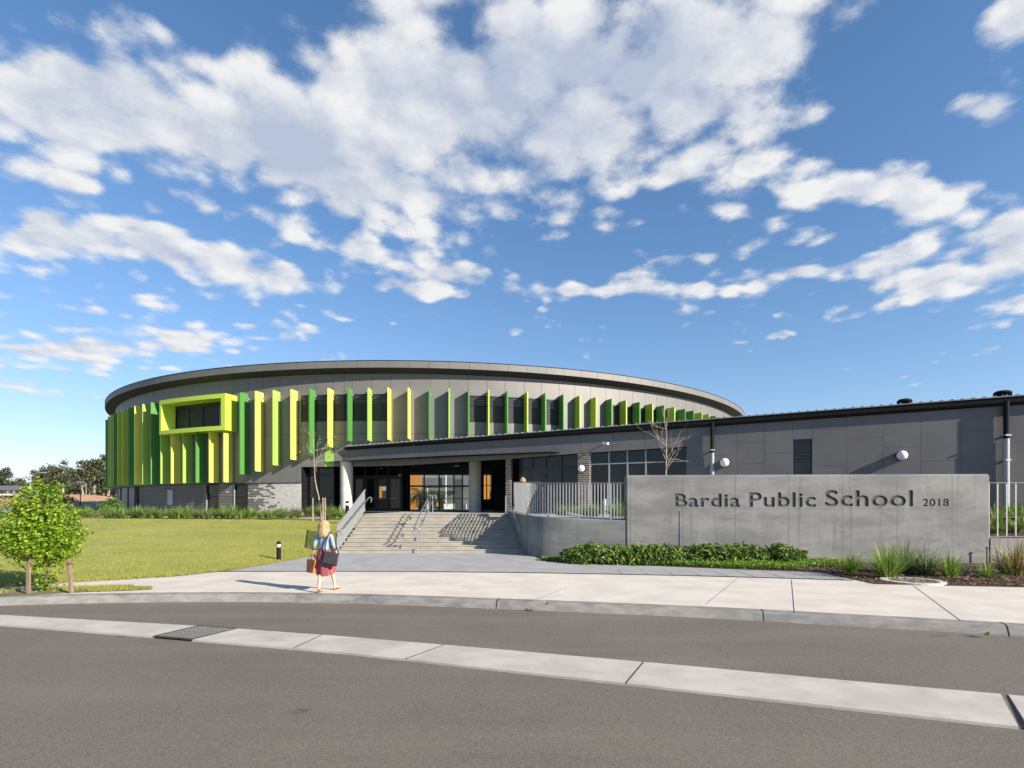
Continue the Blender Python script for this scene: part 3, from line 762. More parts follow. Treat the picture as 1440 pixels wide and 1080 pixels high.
# lobby: glazing to the courtyard, doors, dark linings
YG = 40.0
def gx(u, Y=YG): return (u - 720) / F * Y
def gz(v, Y=YG): return HZ + (HV - v) / F * Y
fr = MB()
for u in (576, 596.5, 617.5, 638.2, 650.2, 661): fr.box((gx(u) - .045, YG - .06, ZF), (gx(u) + .045, YG + .06, ZC))
for v, h in ((666.5, .05), (683.6, .12), (701.3, .05), (718.3, .08), (656, .1)):
    us = (576, 596.5, 617.5, 638.2, 650.2, 661)
    for p, q in zip(us, us[1:]): fr.box((gx(p) + .045, YG - .05, gz(v) - h / 2), (gx(q) - .045, YG + .05, gz(v) + h / 2))
f = fr.build('glazed_screen', M['black'], rot)
g = MB(); g.box((gx(576) + .045, YG - .008, ZF), (gx(661) - .045, YG + .008, ZC)); g.build('pane', M['pane_clear'], f)
g = MB(); g.box((gx(638.2) + .05, YG + .2, ZF), (gx(650.2), YG + .215, gz(674))); g.build('side_pane', M['pane'], f)
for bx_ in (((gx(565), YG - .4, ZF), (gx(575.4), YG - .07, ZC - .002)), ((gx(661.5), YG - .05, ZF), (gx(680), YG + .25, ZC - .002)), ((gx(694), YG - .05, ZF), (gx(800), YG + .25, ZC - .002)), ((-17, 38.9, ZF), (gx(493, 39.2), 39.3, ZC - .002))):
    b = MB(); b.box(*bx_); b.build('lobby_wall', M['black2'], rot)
# doors in the dark recess
YD = 39.2
dw = [(497.5, 513), (513.5, 529.5), (530, 546), (546.5, 565)]
b = MB()
for u in (497, 513.2, 529.7, 546.2, 565): b.box((gx(u, YD) - .05, YD - .06, ZF), (gx(u, YD) + .05, YD + .06, ZC - .003))
for (p, q) in dw: b.box((gx(p, YD) + .06, YD - .05, gz(671, YD)), (gx(q, YD) - .06, YD + .05, gz(668.5, YD)))
df = b.build('door_frame', M['black'], rot)
for k, (p, q) in enumerate(dw):
    x0, x1 = gx(p, YD) + .06, gx(q, YD) - .06
    b = MB(); b.box((x0, YD - .02, ZF + .01), (x0 + .1, YD + .02, gz(671, YD))); b.box((x1 - .1, YD - .02, ZF + .01), (x1, YD + .02, gz(671, YD)))
    b.box((x0 + .1, YD - .02, ZF + .01), (x1 - .1, YD + .02, ZF + .25)); b.box((x0 + .1, YD - .02, gz(674, YD)), (x1 - .1, YD + .02, gz(671, YD)))
    d = b.build('door', M['black'], rot)
    g = MB(); g.box((x0 + .1, YD - .006, ZF + .25), (x1 - .1, YD + .006, gz(674, YD))); g.build('pane', M['pane_clear' if k == 2 else 'pane_dark'], d)
    h = MB(); z = gz(700.8, YD); h.bar((x0 + .05, YD - .07, z), (x1 - .05, YD - .07, z), .04, .045); h.build('push_bar', M['galv'], d)
# back of the lobby, open to the courtyard in places
YB = 50.5
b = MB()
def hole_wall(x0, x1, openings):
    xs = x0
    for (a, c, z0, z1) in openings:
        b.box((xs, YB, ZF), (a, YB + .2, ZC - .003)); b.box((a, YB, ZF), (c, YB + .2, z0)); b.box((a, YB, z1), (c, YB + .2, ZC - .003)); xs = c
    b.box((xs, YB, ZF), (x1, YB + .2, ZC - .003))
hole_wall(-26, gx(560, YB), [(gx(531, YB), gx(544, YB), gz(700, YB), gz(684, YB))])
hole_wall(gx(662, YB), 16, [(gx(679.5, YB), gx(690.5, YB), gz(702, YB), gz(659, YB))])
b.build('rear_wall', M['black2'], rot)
for o_, (p, q) in enumerate(((679.5, 690.5),)):
    b = MB(); b.box((gx(684.5, YB) - .04, YB - .05, ZF + .9), (gx(684.5, YB) + .04, YB - .01, ZC - .1)); b.box((gx(p, YB), YB - .05, gz(683, YB)), (gx(q, YB), YB - .011, gz(682, YB))); b.build('window_bar', M['black'], rot)
# courtyard face of the ring, upper storey and canopy seen through the glass
b = MB(); b.arc(-math.pi, -.75, RR - 11.3, RR - 11, ZF, Z_TOP - .3, 90); b.arc(.75, math.pi, RR - 11.3, RR - 11, ZF, Z_TOP - .3, 90); b.build('courtyard_wall', M['panel'], rot)
b = MB(); b.arc(math.pi - .9, math.pi + .9, RR - 14, RR - 11.32, 4.6, 5.3, 50); b.build('canopy', M['panel_dark'], rot)
# ------------------------------------------------------------------ the long wing on the right
EA = Vector(((1440 - 720) / F * 22, 22, 0)); EB = Vector(((485 - 720) / F * 36, 36, 0))   # eave line in plan
WD = (EA - EB).normalized(); WN = Vector((WD.y, -WD.x, 0))         # along (to the right), outward
if WN.y > 0: WN = -WN
OH = .20
def eave_z(s): L = (EA - EB).length; z0, z1 = HZ + 83 / F * 36, HZ + 155 / F * 22; return z0 + (z1 - z0) * s / L
def Wp(u, v, off=0.0):                    # point of the wing's wall plane (off = metres proud of it) seen at (u, v)
    t = (u - 720) / F; o = EB - WN * (OH - off)
    Y = (o.x * WN.x + o.y * WN.y) / (t * WN.x + WN.y)
    return Vector((t * Y, Y, HZ + (HV - v) / F * Y))
def Ws(p): return (Vector((p.x, p.y, 0)) - EB).dot(WD)
def Wq(s, z, off=0.0): q = EB - WN * (OH - off) + WD * s; return Vector((q.x, q.y, z))
wing = thing('school_wing', (EA.x, EA.y, ZF), 'long low charcoal clad wing with sloping black eave behind the sign wall', 'building')
S_END = Ws(EA) + 9.0
def wbox(mb, s0, s1, z0, z1, d0, d1):     # block between stations, z may be pairs
    za = z0 if isinstance(z0, tuple) else (z0, z0); zb = z1 if isinstance(z1, tuple) else (z1, z1)
    mb.hexa([Wq(s0, za[0], d0), Wq(s1, za[1], d0), Wq(s1, za[1], d1), Wq(s0, za[0], d1)], [Wq(s0, zb[0], d0), Wq(s1, zb[1], d0), Wq(s1, zb[1], d1), Wq(s0, zb[0], d1)])
def sv(u): return Ws(Wp(u, 700))
# lower edge of the band over the porch
LOW = [(470, 656.5), (560, 655), (640, 650), (735, 644), (812, 637.5), (966, 628)]
def low_z(s):
    pts = [(sv(u), Wp(u, v).z) for u, v in LOW]
    if s <= pts[0][0]: return pts[0][1]
    for (a, za), (c, zc) in zip(pts, pts[1:]):
        if s <= c: return za + (zc - za) * (s - a) / (c - a)
    return pts[-1][1]
s_open = sv(966)
top = lambda s: eave_z(s) - .02
s_start = sv(478)
b = MB()                                  # core
st = [s_start, sv(520), sv(560), sv(640), sv(735), sv(812), s_open]
for a, c in zip(st, st[1:]): wbox(b, a, c, (low_z(a) + .01, low_z(c) + .01), (top(a) - .02, top(c) - .02), -.3, -.035)
wbox(b, s_open, sv(1115), ZF - .5, (top(s_open) - .02, top(sv(1115)) - .02), -.3, -.035)
wbox(b, sv(1115), sv(1142), ZF - .5, Wp(1128, 668).z - 1.2, -.3, -.035)
wbox(b, sv(1115), sv(1142), Wp(1128, 618).z + .02, (top(sv(1115)) - .02, top(sv(1142)) - .02), -.3, -.035)
wbox(b, sv(1142), S_END, ZF - .5, (top(sv(1142)) - .02, top(S_END) - .02), -.3, -.035)
b.build('wall_core', M['black2'], wing)
b = MB(); g = .0045
joints = [s_start] + [sv(u) for u in (496, 516, 538, 563, 588, 614, 640, 673, 705, 738, 776, 816, 861, 906, 940)] + [s_open]
for a, c in zip(joints, joints[1:]): wbox(b, a + g, c - g, (low_z(a), low_z(c)), (top(a), top(c)), -.033, 0)
main = [966, 1000, 1037, 1075, 1115, 1142, 1190, 1242, 1295, 1352, 1411, 1478, 1550]
hz = {1037: [622, 652], 1075: [637], 1142: [655, 604], 1190: [616], 1242: [629], 1295: [648], 1352: [606], 1411: [621], 966: [655], 1000: [640], 1478: [610]}
for u0, u1 in zip(main, main[1:]):
    a, c = sv(u0), sv(u1)
    if u0 == 1115:
        wbox(b, a + g, c - g, Wp(1128, 617.5).z, (top(a), top(c)), -.033, 0); wbox(b, a + g, c - g, ZF - .5, Wp(1128, 668).z - 1.2, -.033, 0); continue
    zs = [ZF - .5] + sorted(Wp((u0 + u1) / 2, v).z for v in hz.get(u0, [])) + [None]
    for z0, z1 in zip(zs, zs[1:]):
        if z1 is None: wbox(b, a + g, c - g, z0 + g, (top(a), top(c)), -.033, 0)
        else: wbox(b, a + g, c - g, z0 + g, z1 - g, -.033, 0)
wbox(b, sv(1550), S_END, ZF - .5, (top(sv(1550)), top(S_END)), -.033, 0)
b.build('cladding', M['panel_dark'], wing)
# window in the cladding
a, c = sv(1115), sv(1142); z0, z1 = Wp(1128, 668).z - 1.2, Wp(1128, 618).z
fr = MB(); w = .07
wbox(fr, a + .01, a + w, z0, z1, -.14, -.01); wbox(fr, c - w, c - .01, z0, z1, -.14, -.01); wbox(fr, a + w, c - w, z1 - w, z1, -.14, -.01); wbox(fr, a + w, c - w, z0, z0 + w, -.14, -.01)
zm = Wp(1128, 645.5).z; wbox(fr, a + w, c - w, zm, zm + .06, -.14, -.015); zm2 = Wp(1128, 636).z; wbox(fr, a + w, c - w, zm2, zm2 + .07, -.14, -.015)
f = fr.build('window', M['black'], wing); p = MB(); wbox(p, a + w, c - w, z0 + w, z1 - w, -.09, -.08); p.build('pane', M['pane_dark'], f)
# roof sheet with ribs and black gutter
UP = Vector((0, 0, 1))
b = MB(); S0 = -.05
def rp(s, d, dz): q = EB + WD * s - WN * d; return Vector((q.x, q.y, eave_z(s) + dz + d * .03))
b.hexa([rp(S0, -.03, .02), rp(S_END, -.03, .02), rp(S_END, 9, .02), rp(S0, 3, .02)], [rp(S0, -.03, .06), rp(S_END, -.03, .06), rp(S_END, 9, .06), rp(S0, 3, .06)])
s = .15
while s < S_END - .2:
    b.hexa([rp(s - .05, -.035, .062), rp(s + .05, -.035, .062), rp(s + .05, 3, .062), rp(s - .05, 3, .062)], [rp(s - .025, -.035, .105), rp(s + .025, -.035, .105), rp(s + .025, 3, .105), rp(s - .025, 3, .105)]); s += .36
b.build('roof', M['roofsheet'], wing)
b = MB(); nn = 60; base = 0
pr = [(0, .018), (0, -.20), (.03, -.27), (.10, -.31), (OH - .005, -.31), (OH - .005, .018)]
for i in range(nn + 1):
    s = S0 + (S_END - S0) * i / nn; k = min(1.0, .5 + .5 * max(0, s) / 22.0)
    for d, dz in pr: q = EB + WD * s - WN * d; b.v.append(Vector((q.x, q.y, eave_z(s) + (dz * k if dz < 0 else dz))))
m_ = len(pr)
for i in range(nn):
    for j in range(m_): b.f.append((i * m_ + j, i * m_ + (j + 1) % m_, (i + 1) * m_ + (j + 1) % m_, (i + 1) * m_ + j))
b.f.append(tuple(range(m_))); b.f.append(tuple(nn * m_ + j for j in range(m_)))
b.build('gutter', M['gutter'], wing)
# glazing between the piers under the band
def glazed(u0, u1, mull, trans, name='window'):
    fr = MB(); d0, d1 = -.34, -.22; sa, sb = sv(u0), sv(u1)
    for u in mull: s = sv(u); wbox(fr, s - .035, s + .035, ZF - .1, low_z(s) + .25, d0, d1)
    for v in trans:
        za, zb = Wp(u0, v[0]).z, Wp(u1, v[1]).z
        for p, q in zip(mull, mull[1:]):
            s0, s1 = sv(p) + .035, sv(q) - .035; f0 = (s0 - sa) / (sb - sa); f1 = (s1 - sa) / (sb - sa)
            wbox(fr, s0, s1, (za + (zb - za) * f0 - .03, za + (zb - za) * f1 - .03), (za + (zb - za) * f0 + .03, za + (zb - za) * f1 + .03), d0 + .01, d1 - .01)
    f = fr.build(name, M['galv'] if u0 > 820 else M['black'], wing)
    pm = MB(); wbox(pm, sa, sb, ZF - .1, (low_z(sa) + .2, low_z(sb) + .2), -.29, -.28); pm.build('pane', M['pane_dark'], f)
    return f
f1 = glazed(731, 812, [731, 747, 766, 788, 811.5], [(659.5, 655)])
f2 = glazed(829, 966, [829, 855, 881, 907, 936, 966], [(652.5, 648)])
for (p, q, v0, par) in ((790, 810, 657, f1), (831, 853, 654.5, f2)):
    lv = MB()
    for k in range(8):
        z = Wp(p, v0 + 2.5 + k * 3.4).z; wbox(lv, sv(p), sv(q), z, z + .05, -.26, -.20)
    lv.build('louvre', M['pane_dark'], par)
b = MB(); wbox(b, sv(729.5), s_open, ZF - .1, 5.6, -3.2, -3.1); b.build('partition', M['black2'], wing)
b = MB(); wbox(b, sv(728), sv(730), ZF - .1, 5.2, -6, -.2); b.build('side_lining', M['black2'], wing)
# brick piers
for u0, u1 in ((812.3, 828.6), (709, 716.5)):
    b = MB(); s0, s1 = sv(u0), sv(u1); wbox(b, s0, s1, ZF - .4, (low_z(s0) + .03, low_z(s1) + .03), -.45, -.015 if u0 > 800 else -.2); b.build('brick_pier', M['brick'], wing)
# downpipes, dark above and galvanised below
for u, v0, v1, rad in ((1001.5, 596, 637, .085), (1415, 566, 617, .10)):
    t = Wp(u, v0, .16); t.z = eave_z(Ws(t)) - .15; m = Wp(u, v1, .16)
    b = MB(); b.tube([(t.x, t.y, t.z), (t.x, t.y, m.z)], rad, 14)
    dp = b.build('downpipe', M['gutter'], wing, smooth=True)
    b = MB(); b.tube([(t.x, t.y, m.z - .001), (t.x, t.y, ZF - .2)], rad * 1.12, 14); b.build('lower_pipe', M['galv'], dp, smooth=True)
    b = MB()
    for z in (m.z + .12, m.z - .9): b.box((t.x - rad * 1.14, t.y - rad * 1.14, z), (t.x + rad * 1.14, t.y + rad * 1.5, z + .05))
    b.build('pipe_clip', M['galv'], dp)
# globe wall lamps
for u, v, rr in ((818, 659, .19), (1019, 650.5, .215), (1268, 640.5, .21)):
    c = Wp(u, v, .12)
    b = MB()
    for i in range(9):
        pass
    me = bmesh.new(); bmesh.ops.create_uvsphere(me, u_segments=20, v_segments=14, radius=rr); 
    vs = [Vector((x.co.x, x.co.y, x.co.z)) for x in me.verts]; fs = [tuple(q.index for q in f_.verts) for f_ in me.faces]; me.free()
    b.add([c + v_ + WN * (.08) for v_ in vs], fs); lm = b.build('wall_lamp', M['lens'], wing, smooth=True)
    k = MB(); k.tube([c - WN * .12, c + WN * .0], [rr * .98, rr * 1.02], 18); k.build('lamp_base', M['gutter'], lm, smooth=True)
# security camera under the eave
c = Wp(852, 622.5, .05)
b = MB(); b.bar(c, c + WN * .25 - UP * .02, .05, .05); b.bar(c + WN * .2 - WD * .1 - UP * .03, c + WN * .32 + WD * .2 - UP * .09, .14, .12); b.build('security_camera', M['white'], wing)
# roof ventilators
for u, v0, v1, wpx in ((1272, 574, 560.5, 17.5), (1410, 562, 549, 20)):
    Yv = Wp(u, v0).y + 1.6; p = P(u, v0, Yv); rad = wpx / 2 / F * Yv; h = (v0 - v1) / F * Yv
    b = MB(); b.lathe((p.x, p.y, 0), [(rad * .7, p.z - .45), (rad * .7, p.z + h * .02)], 20)
    vt = b.build('roof_ventilator', M['gutter'], wing, smooth=True)
    k = MB()
    for i in range(22):
        a = 2 * math.pi * i / 22; d = Vector((math.cos(a), math.sin(a), 0)); e = Vector((-d.y, d.x, 0)); q = Vector((p.x, p.y, 0))
        k.hexa([q + d * rad * .72 + UP * (p.z + .02), q + d * rad + e * .05 + UP * (p.z + .02), q + d * rad + e * .07 + UP * (p.z + .02), q + d * rad * .72 + e * .02 + UP * (p.z + .02)], [q + d * rad * .72 + UP * (p.z + h * .72), q + d * rad + e * .05 + UP * (p.z + h * .72), q + d * rad + e * .07 + UP * (p.z + h * .72), q + d * rad * .72 + e * .02 + UP * (p.z + h * .72)])
    k.build('vane', M['gutter'], vt)
    k = MB(); k.lathe((p.x, p.y, 0), [(rad * 1.03, p.z + h * .70), (rad * 1.0, p.z + h * .8), (rad * .7, p.z + h * .94), (rad * .2, p.z + h)], 22); k.build('dome_cap', M['gutter'], vt, smooth=True)
    k = MB(); k.lathe((p.x, p.y, 0), [(rad * .98, p.z - .04), (rad * .98, p.z + .03)], 22); k.build('base_ring', M['galv'], vt)
# ------------------------------------------------------------------ sign wall, retaining walls, stairs
def evaluated(o):
    dg = bpy.context.evaluated_depsgraph_get(); dg.update()
    return bpy.data.meshes.new_from_object(o.evaluated_get(dg))
SL, SR = Vector((4.06, 19.3, 0)), Vector((16.47, 18.6, 0)); SD = (SR - SL).normalized(); SN = Vector((SD.y, -SD.x, 0)); SLEN = (SR - SL).length
ZS = 3.115
sign = thing('sign_wall', (SL.x, SL.y, 0), 'big grey concrete wall carrying the school name in recessed letters', 'sign wall')
b = MB(); b.slab(SL, SR, -.4, ZS, .38, -Vector((SN.x, SN.y)))
w = b.build('wall', M['wall'], sign)
bv = w.modifiers.new('b', 'BEVEL'); bv.width = .06; bv.segments = 1; bv.limit_method = 'ANGLE'
def sign_s(u):                            # station along the wall face for a column
    t = (u - 720) / F; Y = (SL.x * SN.x + SL.y * SN.y) / (t * SN.x + SN.y); return (Vector((t * Y, Y, 0)) - SL).dot(SD), Y
words = [('Bardia', 949, 1041, 694, 713, 'B'), ('Public', 1053.5, 1147.5, 692.2, 713, 'P'), ('School', 1160, 1284, 689, 712.3, 'S'), ('2018', 1297.5, 1334.5, 701.2, 712, '2')]
DEP = .04
rotm = Matrix((SD, Vector((0, 0, 1)), SN)).transposed().to_4x4()
def text_mesh(txt, extr, off):
    cu = bpy.data.curves.new('t', 'FONT'); cu.body = txt; cu.size = 1; cu.offset = off; cu.extrude = extr; cu.resolution_u = 5; cu.space_character = 1.07
    o = bpy.data.objects.new('t', cu); col.objects.link(o); me = evaluated(o); bpy.data.objects.remove(o); return me
spans = []; cutters = []
def cutter(me, loc):
    bm = bmesh.new(); bm.from_mesh(me); bmesh.ops.remove_doubles(bm, verts=bm.verts, dist=1e-5); bmesh.ops.recalc_face_normals(bm, faces=bm.faces); bm.to_mesh(me); bm.free()
    co = bpy.data.objects.new('cut', me); col.objects.link(co); co.location = loc; cutters.append(co)
for txt, u0, u1, v0, v1, cap in words:
    s0, Y0 = sign_s(u0); s1, Y1 = sign_s(u1); zb = HZ + (HV - v1) / F * (Y0 + Y1) / 2; zt = HZ + (HV - v0) / F * (Y0 + Y1) / 2
    mc = text_mesh(cap, 0, 0); ch = max(q.co.y for q in mc.vertices)
    # bold face: the plain letters cut several times, each nudged a little
    full = text_mesh(txt, 0, 0); xs = [q.co.x for q in full.vertices]; x0, x1 = min(xs), max(xs); bo_ = .024 if txt != '2018' else .018
    kx, ky = (s1 - s0) / (x1 - x0 + 2 * bo_), (zt - zb) / (ch + 2 * bo_)
    base = SL + SD * s0; base.z = zb
    for (ox, oy) in ((-1, 0), (-.5, 0), (0, 0), (.5, 0), (1, 0), (0, .8), (0, -.8), (-.7, .6), (.7, .6), (-.7, -.6), (.7, -.6)):
        me = text_mesh(txt, .5, 0); k = len(cutters)
        for q in me.vertices:
            dz = (q.co.z / .5) * DEP * (1 + .0004 * k)
            q.co = base + SD * ((q.co.x - x0 + bo_ + ox * bo_) * kx) + Vector((0, 0, (q.co.y + bo_ + oy * bo_) * ky)) + SN * dz - Vector((SL.x, SL.y, 0))
        cutter(me, (SL.x, SL.y, 0))
for co in cutters:
    bo = w.modifiers.new('c', 'BOOLEAN'); bo.object = co; bo.operation = 'DIFFERENCE'; bo.solver = 'MANIFOLD'
bpy.context.view_layer.update()
nm = evaluated(w); w.modifiers.clear(); w.data = nm; nm.name = 'wall'
for co in cutters: bpy.data.objects.remove(co)
# the floors of the recesses become the letters: take those faces out of the wall and sort them by letter
bm = bmesh.new(); bm.from_mesh(nm); flo = []
for f in bm.faces:
    c = f.calc_center_median()
    if f.normal.dot(SN) > .9 and -c.dot(SN) > DEP * .8 and -c.dot(SN) < DEP * 1.5: flo.append((f, [v.co + Vector((SL.x, SL.y, 0)) for v in f.verts]))
items = sorted([(min((p - SL).dot(SD) for p in ps), max((p - SL).dot(SD) for p in ps), ps) for f, ps in flo], key=lambda q: q[0])
bmesh.ops.delete(bm, geom=[f for f, _ in flo], context='FACES'); bm.to_mesh(nm); bm.free()
groups_ = []
for lo_, hi_, ps in items:
    if groups_ and lo_ < groups_[-1][1] - .004: groups_[-1][1] = max(groups_[-1][1], hi_); groups_[-1][2].append(ps)
    else: groups_.append([lo_, hi_, [ps]])
for lo_, hi_, pl_ in groups_:
    b = MB()
    for ps in pl_: b.add(ps, [tuple(range(len(ps)))])
    b.build('letter', M['lettering'], sign, recalc=False)
print('letters', len(groups_))

# curved retaining wall left of the sign and along the stairs
RP = catmull([(-.22, 26.0), (-.16, 25.3), (.12, 23.4), (.36, 21.6), (.55, 20.75), (.95, 20.15), (1.6, 19.83), (2.6, 19.6), (4.05, 19.31)], 5)
RP = [Vector((p[0], p[1])) for p in [Vector((q[0], q[1], 0)) for q in RP]]
RT = offs(RP, -.0); RB = offs(RP, .3)
def rz(p): 
    if p.y > 20.2: return 1.63 + (p.y - 20.2) / 5.8 * .17
    return 1.49 + max(0, (4.05 - p.x)) / 3.1 * .14
b = MB()
for p, q in zip(RP, RB): b.v += [Vector((p.x, p.y, -.3)), Vector((p.x, p.y, rz(p) - .03)), Vector((p.x, p.y, rz(p) - .03)) + Vector((q.x - p.x, q.y - p.y, 0)) * .1 + UP * .03, Vector((q.x, q.y, rz(p))), Vector((q.x, q.y, -.3))]
for i in range(len(RP) - 1):
    for j in range(4): k = 5 * i + j; b.f.append((k, k + 5, k + 6, k + 1))
b.f.append((0, 1, 2, 3, 4)); e = 5 * (len(RP) - 1); b.f.append((e + 4, e + 3, e + 2, e + 1, e))
o = b.build('retaining_wall', M['wall'], smooth=True)
tag(o, 'low curved concrete retaining wall between the stairs and the sign wall', 'retaining wall')
b = MB(); e0 = SR + SD * .002; e1 = SR + SD * 9
b.slab(e0, e1, -.4, .9, .3, -Vector((SN.x, SN.y))); o = b.build('retaining_wall', M['wall']); tag(o, 'low concrete wall continuing to the right of the sign wall', 'retaining wall')

# stairs
NST = 11; ZB, ZT = .155, ZF; YS0, YS1 = 21.45, 25.3
b = MB(); rise = (ZT - ZB) / NST; tread = (YS1 - YS0) / (NST - 1)
def xr(y):
    for p, q in zip(RP, RP[1:]):
        if q.y <= y <= p.y: return p.x + (q.x - p.x) * (p.y - y) / max(1e-6, p.y - q.y) + .05
    return RP[0].x
for k in range(NST):
    y0 = YS0 + k * tread; y1 = YS1 + .4 if k == NST - 1 else y0 + tread; z1 = ZB + (k + 1) * rise
    zt = z1 if k < NST - 1 else z1 + .012
    b.hexa([(-6.9, y0, ZB - .4), (xr(y0), y0, ZB - .4), (xr(y1), y1, ZB - .4), (-6.9, y1, ZB - .4)], [(-6.9, y0, zt - .035), (xr(y0), y0, zt - .035), (xr(y1), y1, zt - .035), (-6.9, y1, zt - .035)])
    b.hexa([(-6.9, y0 - .025, zt - .034), (xr(y0), y0 - .025, zt - .034), (xr(y1), y1 - .03, zt - .034), (-6.9, y1 - .03, zt - .034)], [(-6.9, y0 - .02, zt), (xr(y0), y0 - .02, zt), (xr(y1), y1 - .03, zt), (-6.9, y1 - .03, zt)])
o = b.build('staircase', M['stair']); tag(o, 'wide pale concrete stairs climbing from the paved plaza to the entrance', 'stairs')
def stz(y): return ZB + rise + max(0, min(1, (y - YS0) / (YS1 - YS0))) * (ZT - ZB - rise)

# picket balustrades
def balustrade(name, pts, heights, label, pitch=.112, mat_='galv', zt=1.05, skip_last=False, post_every=10, inset=.06, vis_m=None):
    root = thing(name, (pts[0].x, pts[0].y, pts[0].z), label, 'balustrade')
    top = [p + UP * h for p, h in zip(pts, heights)]
    r_ = MB()
    for p, q in zip(top, top[1:]): r_.bar(p, q, .065, .012)
    r_.build('top_rail', M[mat_], root)
    r_ = MB()
    for p, q in zip(pts, pts[1:]): r_.bar(p + UP * inset, q + UP * inset, .05, .012)
    r_.build('bottom_rail', M[mat_], root)
    acc = 0; k = 0
    for (p, q, hp, hq) in zip(pts, pts[1:], heights, heights[1:]):
        L = (Vector((q.x, q.y)) - Vector((p.x, p.y))).length; d = (q - p); d2 = Vector((d.x, d.y, 0)).normalized()
        s = acc
        while s < L:
            f = s / L; c = p.lerp(q, f); h = hp + (hq - hp) * f
            b = MB(); post = k % post_every == 0
            b.bar(c + UP * (-.02 if post else inset - .005), c + UP * (h - .006), .045 if not post else .06, .016 if not post else .03, up=d2.cross(UP))
            b.build('post' if post else 'picket', M[mat_], root); k += 1; s += pitch
        acc = s - L
    return root
LB = [Vector((-6.9, y, ZB + .06 + (y - YS0 + .1) / (YS1 - YS0) * (ZT - ZB))) for y in (YS0 - .1, 22.7, 24.0, YS1 + .1)]
balustrade('stair_balustrade', LB, [1.0] * 4, 'sloping steel picket balustrade on the left edge of the stairs', pitch=.09)
RPs = [p for p in RP if p.y < 24.4 and p.x < 4.0][::2]
cp = [Vector((p.x, p.y, rz(p))) + Vector((.08, .1, 0)) for p in RPs] + [Vector((4.02, 19.42, 1.49))]
hts = [HZ + (HV - 679.3 + (1.5 if p.x < 1 else 0)) / F * p.y - p.z for p in cp]
balustrade('wall_balustrade', cp, hts, 'steel picket balustrade on top of the low curved concrete wall', pitch=.115)
c0 = SR + SD * .05 - SN * .15; c1 = SR + SD * 4.5 - SN * .15
balustrade('wall_balustrade', [Vector((c0.x, c0.y, .9)), Vector((c1.x, c1.y, .9))], [(712 - 678.5) / F * 18.5 + 1.1] * 2, 'steel picket fence on the low wall right of the sign wall', pitch=.30, post_every=4)

# tube handrails
def loop_end(p, d, drop=.22, n=6):        # turned-down end of a tube rail, going forward along d
    out = []
    for i in range(n + 1):
        a = math.pi * i / n; out.append(p + d * (drop / 2) * math.sin(a) - UP * (drop / 2) * (1 - math.cos(a)))
    return out
def srail(x, y0, y1, h, dx=0.0):
    a = Vector((x, y0, stz(y0) + h)); c = Vector((x + dx, y1, stz(y1) + h))
    f = Vector((0, -1, 0)); k = Vector((0, 1, 0))
    return list(reversed(loop_end(a + f * .25, f))) + [a, c] + loop_end(c + k * .28, k)
t = thing('handrail', (-3.75, YS0, ZB), 'double tube handrail on posts up the middle of the stairs', 'handrail')
for dx in (-.13, .13):
    b = MB(); b.tube(srail(-3.75 + dx, YS0 - .02, YS1 + .1, .9), .022, 8); b.build('rail', M['stainless'], t, smooth=True)
for y in (YS0 - .12, 22.4, 23.4, 24.3, YS1 + .25):
    b = MB(); z0 = stz(y) - (.22 if y < YS0 else .0) - .03; z1 = stz(y) + .86
    b.tube([(-3.75, y, z0), (-3.75, y, z1)], .022, 8); b.bar((-3.88, y, z1), (-3.62, y, z1), .03, .03); b.build('post', M['stainless'], t)
t = thing('handrail', (-6.8, YS0, ZB), 'single tube handrail fixed along the left stair balustrade', 'handrail')
b = MB(); b.tube(srail(-6.72, YS0 + .1, YS1 + .15, .78), .024, 8); b.build('rail', M['stainless'], t, smooth=True)
for y in (YS0 + .3, 23.0, 24.7): b = MB(); z = stz(y) + .78; b.tube([(-6.72, y, z), (-6.88, y, z - .06)], .012, 6); b.build('bracket', M['stainless'], t)
t = thing('handrail', (.2, 21.8, ZB), 'tube handrail fixed to the concrete wall on the right side of the stairs', 'handrail')
pts = []
for y in (25.5, 25.0, 24.2, 23.4, 22.6, 21.9, 21.5): pts.append(Vector((xr(min(y, 25.9)) - .16, y, stz(y) + .88)))
b = MB(); b.tube(list(reversed(loop_end(pts[0] + Vector((0, .15, 0)), Vector((0, 1, 0))))) + pts + loop_end(pts[-1] + Vector((0, -.15, 0)), Vector((0, -1, 0))), .024, 8); b.build('rail', M['stainless'], t, smooth=True)
for y in (25.2, 23.8, 22.2): b = MB(); x = xr(y); b.tube([(x - .16, y, stz(y) + .86), (x, y, stz(y) + .80)], .012, 6); b.build('bracket', M['stainless'], t)
b = MB(); b.tube([(pts[0].x, 25.55, ZF), (pts[0].x, 25.55, pts[0].z - .01)], .03, 8); b.build('post', M['stainless'], t)

# ramp kerb and bed behind the balustrade
b = MB(); ln = [(785, 720.5), (800, 724), (815, 727), (830, 728.5), (845, 730)]
zr_ = 1.55
pts = [Vector(((u - 720) / F * Y, Y, 0)) for (u, v), Y in zip(ln, (24.2, 22.6, 21.6, 21.0, 20.6))]
zz = [1.86, 1.72, 1.63, 1.58, 1.52]
for i in range(len(pts) - 1):
    d = (pts[i + 1] - pts[i]).normalized(); n_ = Vector((-d.y, d.x, 0)) * -.12
    p, q = pts[i], pts[i + 1]
    b.hexa([(p.x, p.y, 1.2), (q.x, q.y, 1.2), (q.x - n_.x, q.y - n_.y, 1.2), (p.x - n_.x, p.y - n_.y, 1.2)], [(p.x, p.y, zz[i]), (q.x, q.y, zz[i + 1]), (q.x - n_.x, q.y - n_.y, zz[i + 1]), (p.x - n_.x, p.y - n_.y, zz[i])])
o = b.build('ramp_kerb', M['column']); tag(o, 'low concrete upstand beside the ramp behind the balustrade', 'kerb')

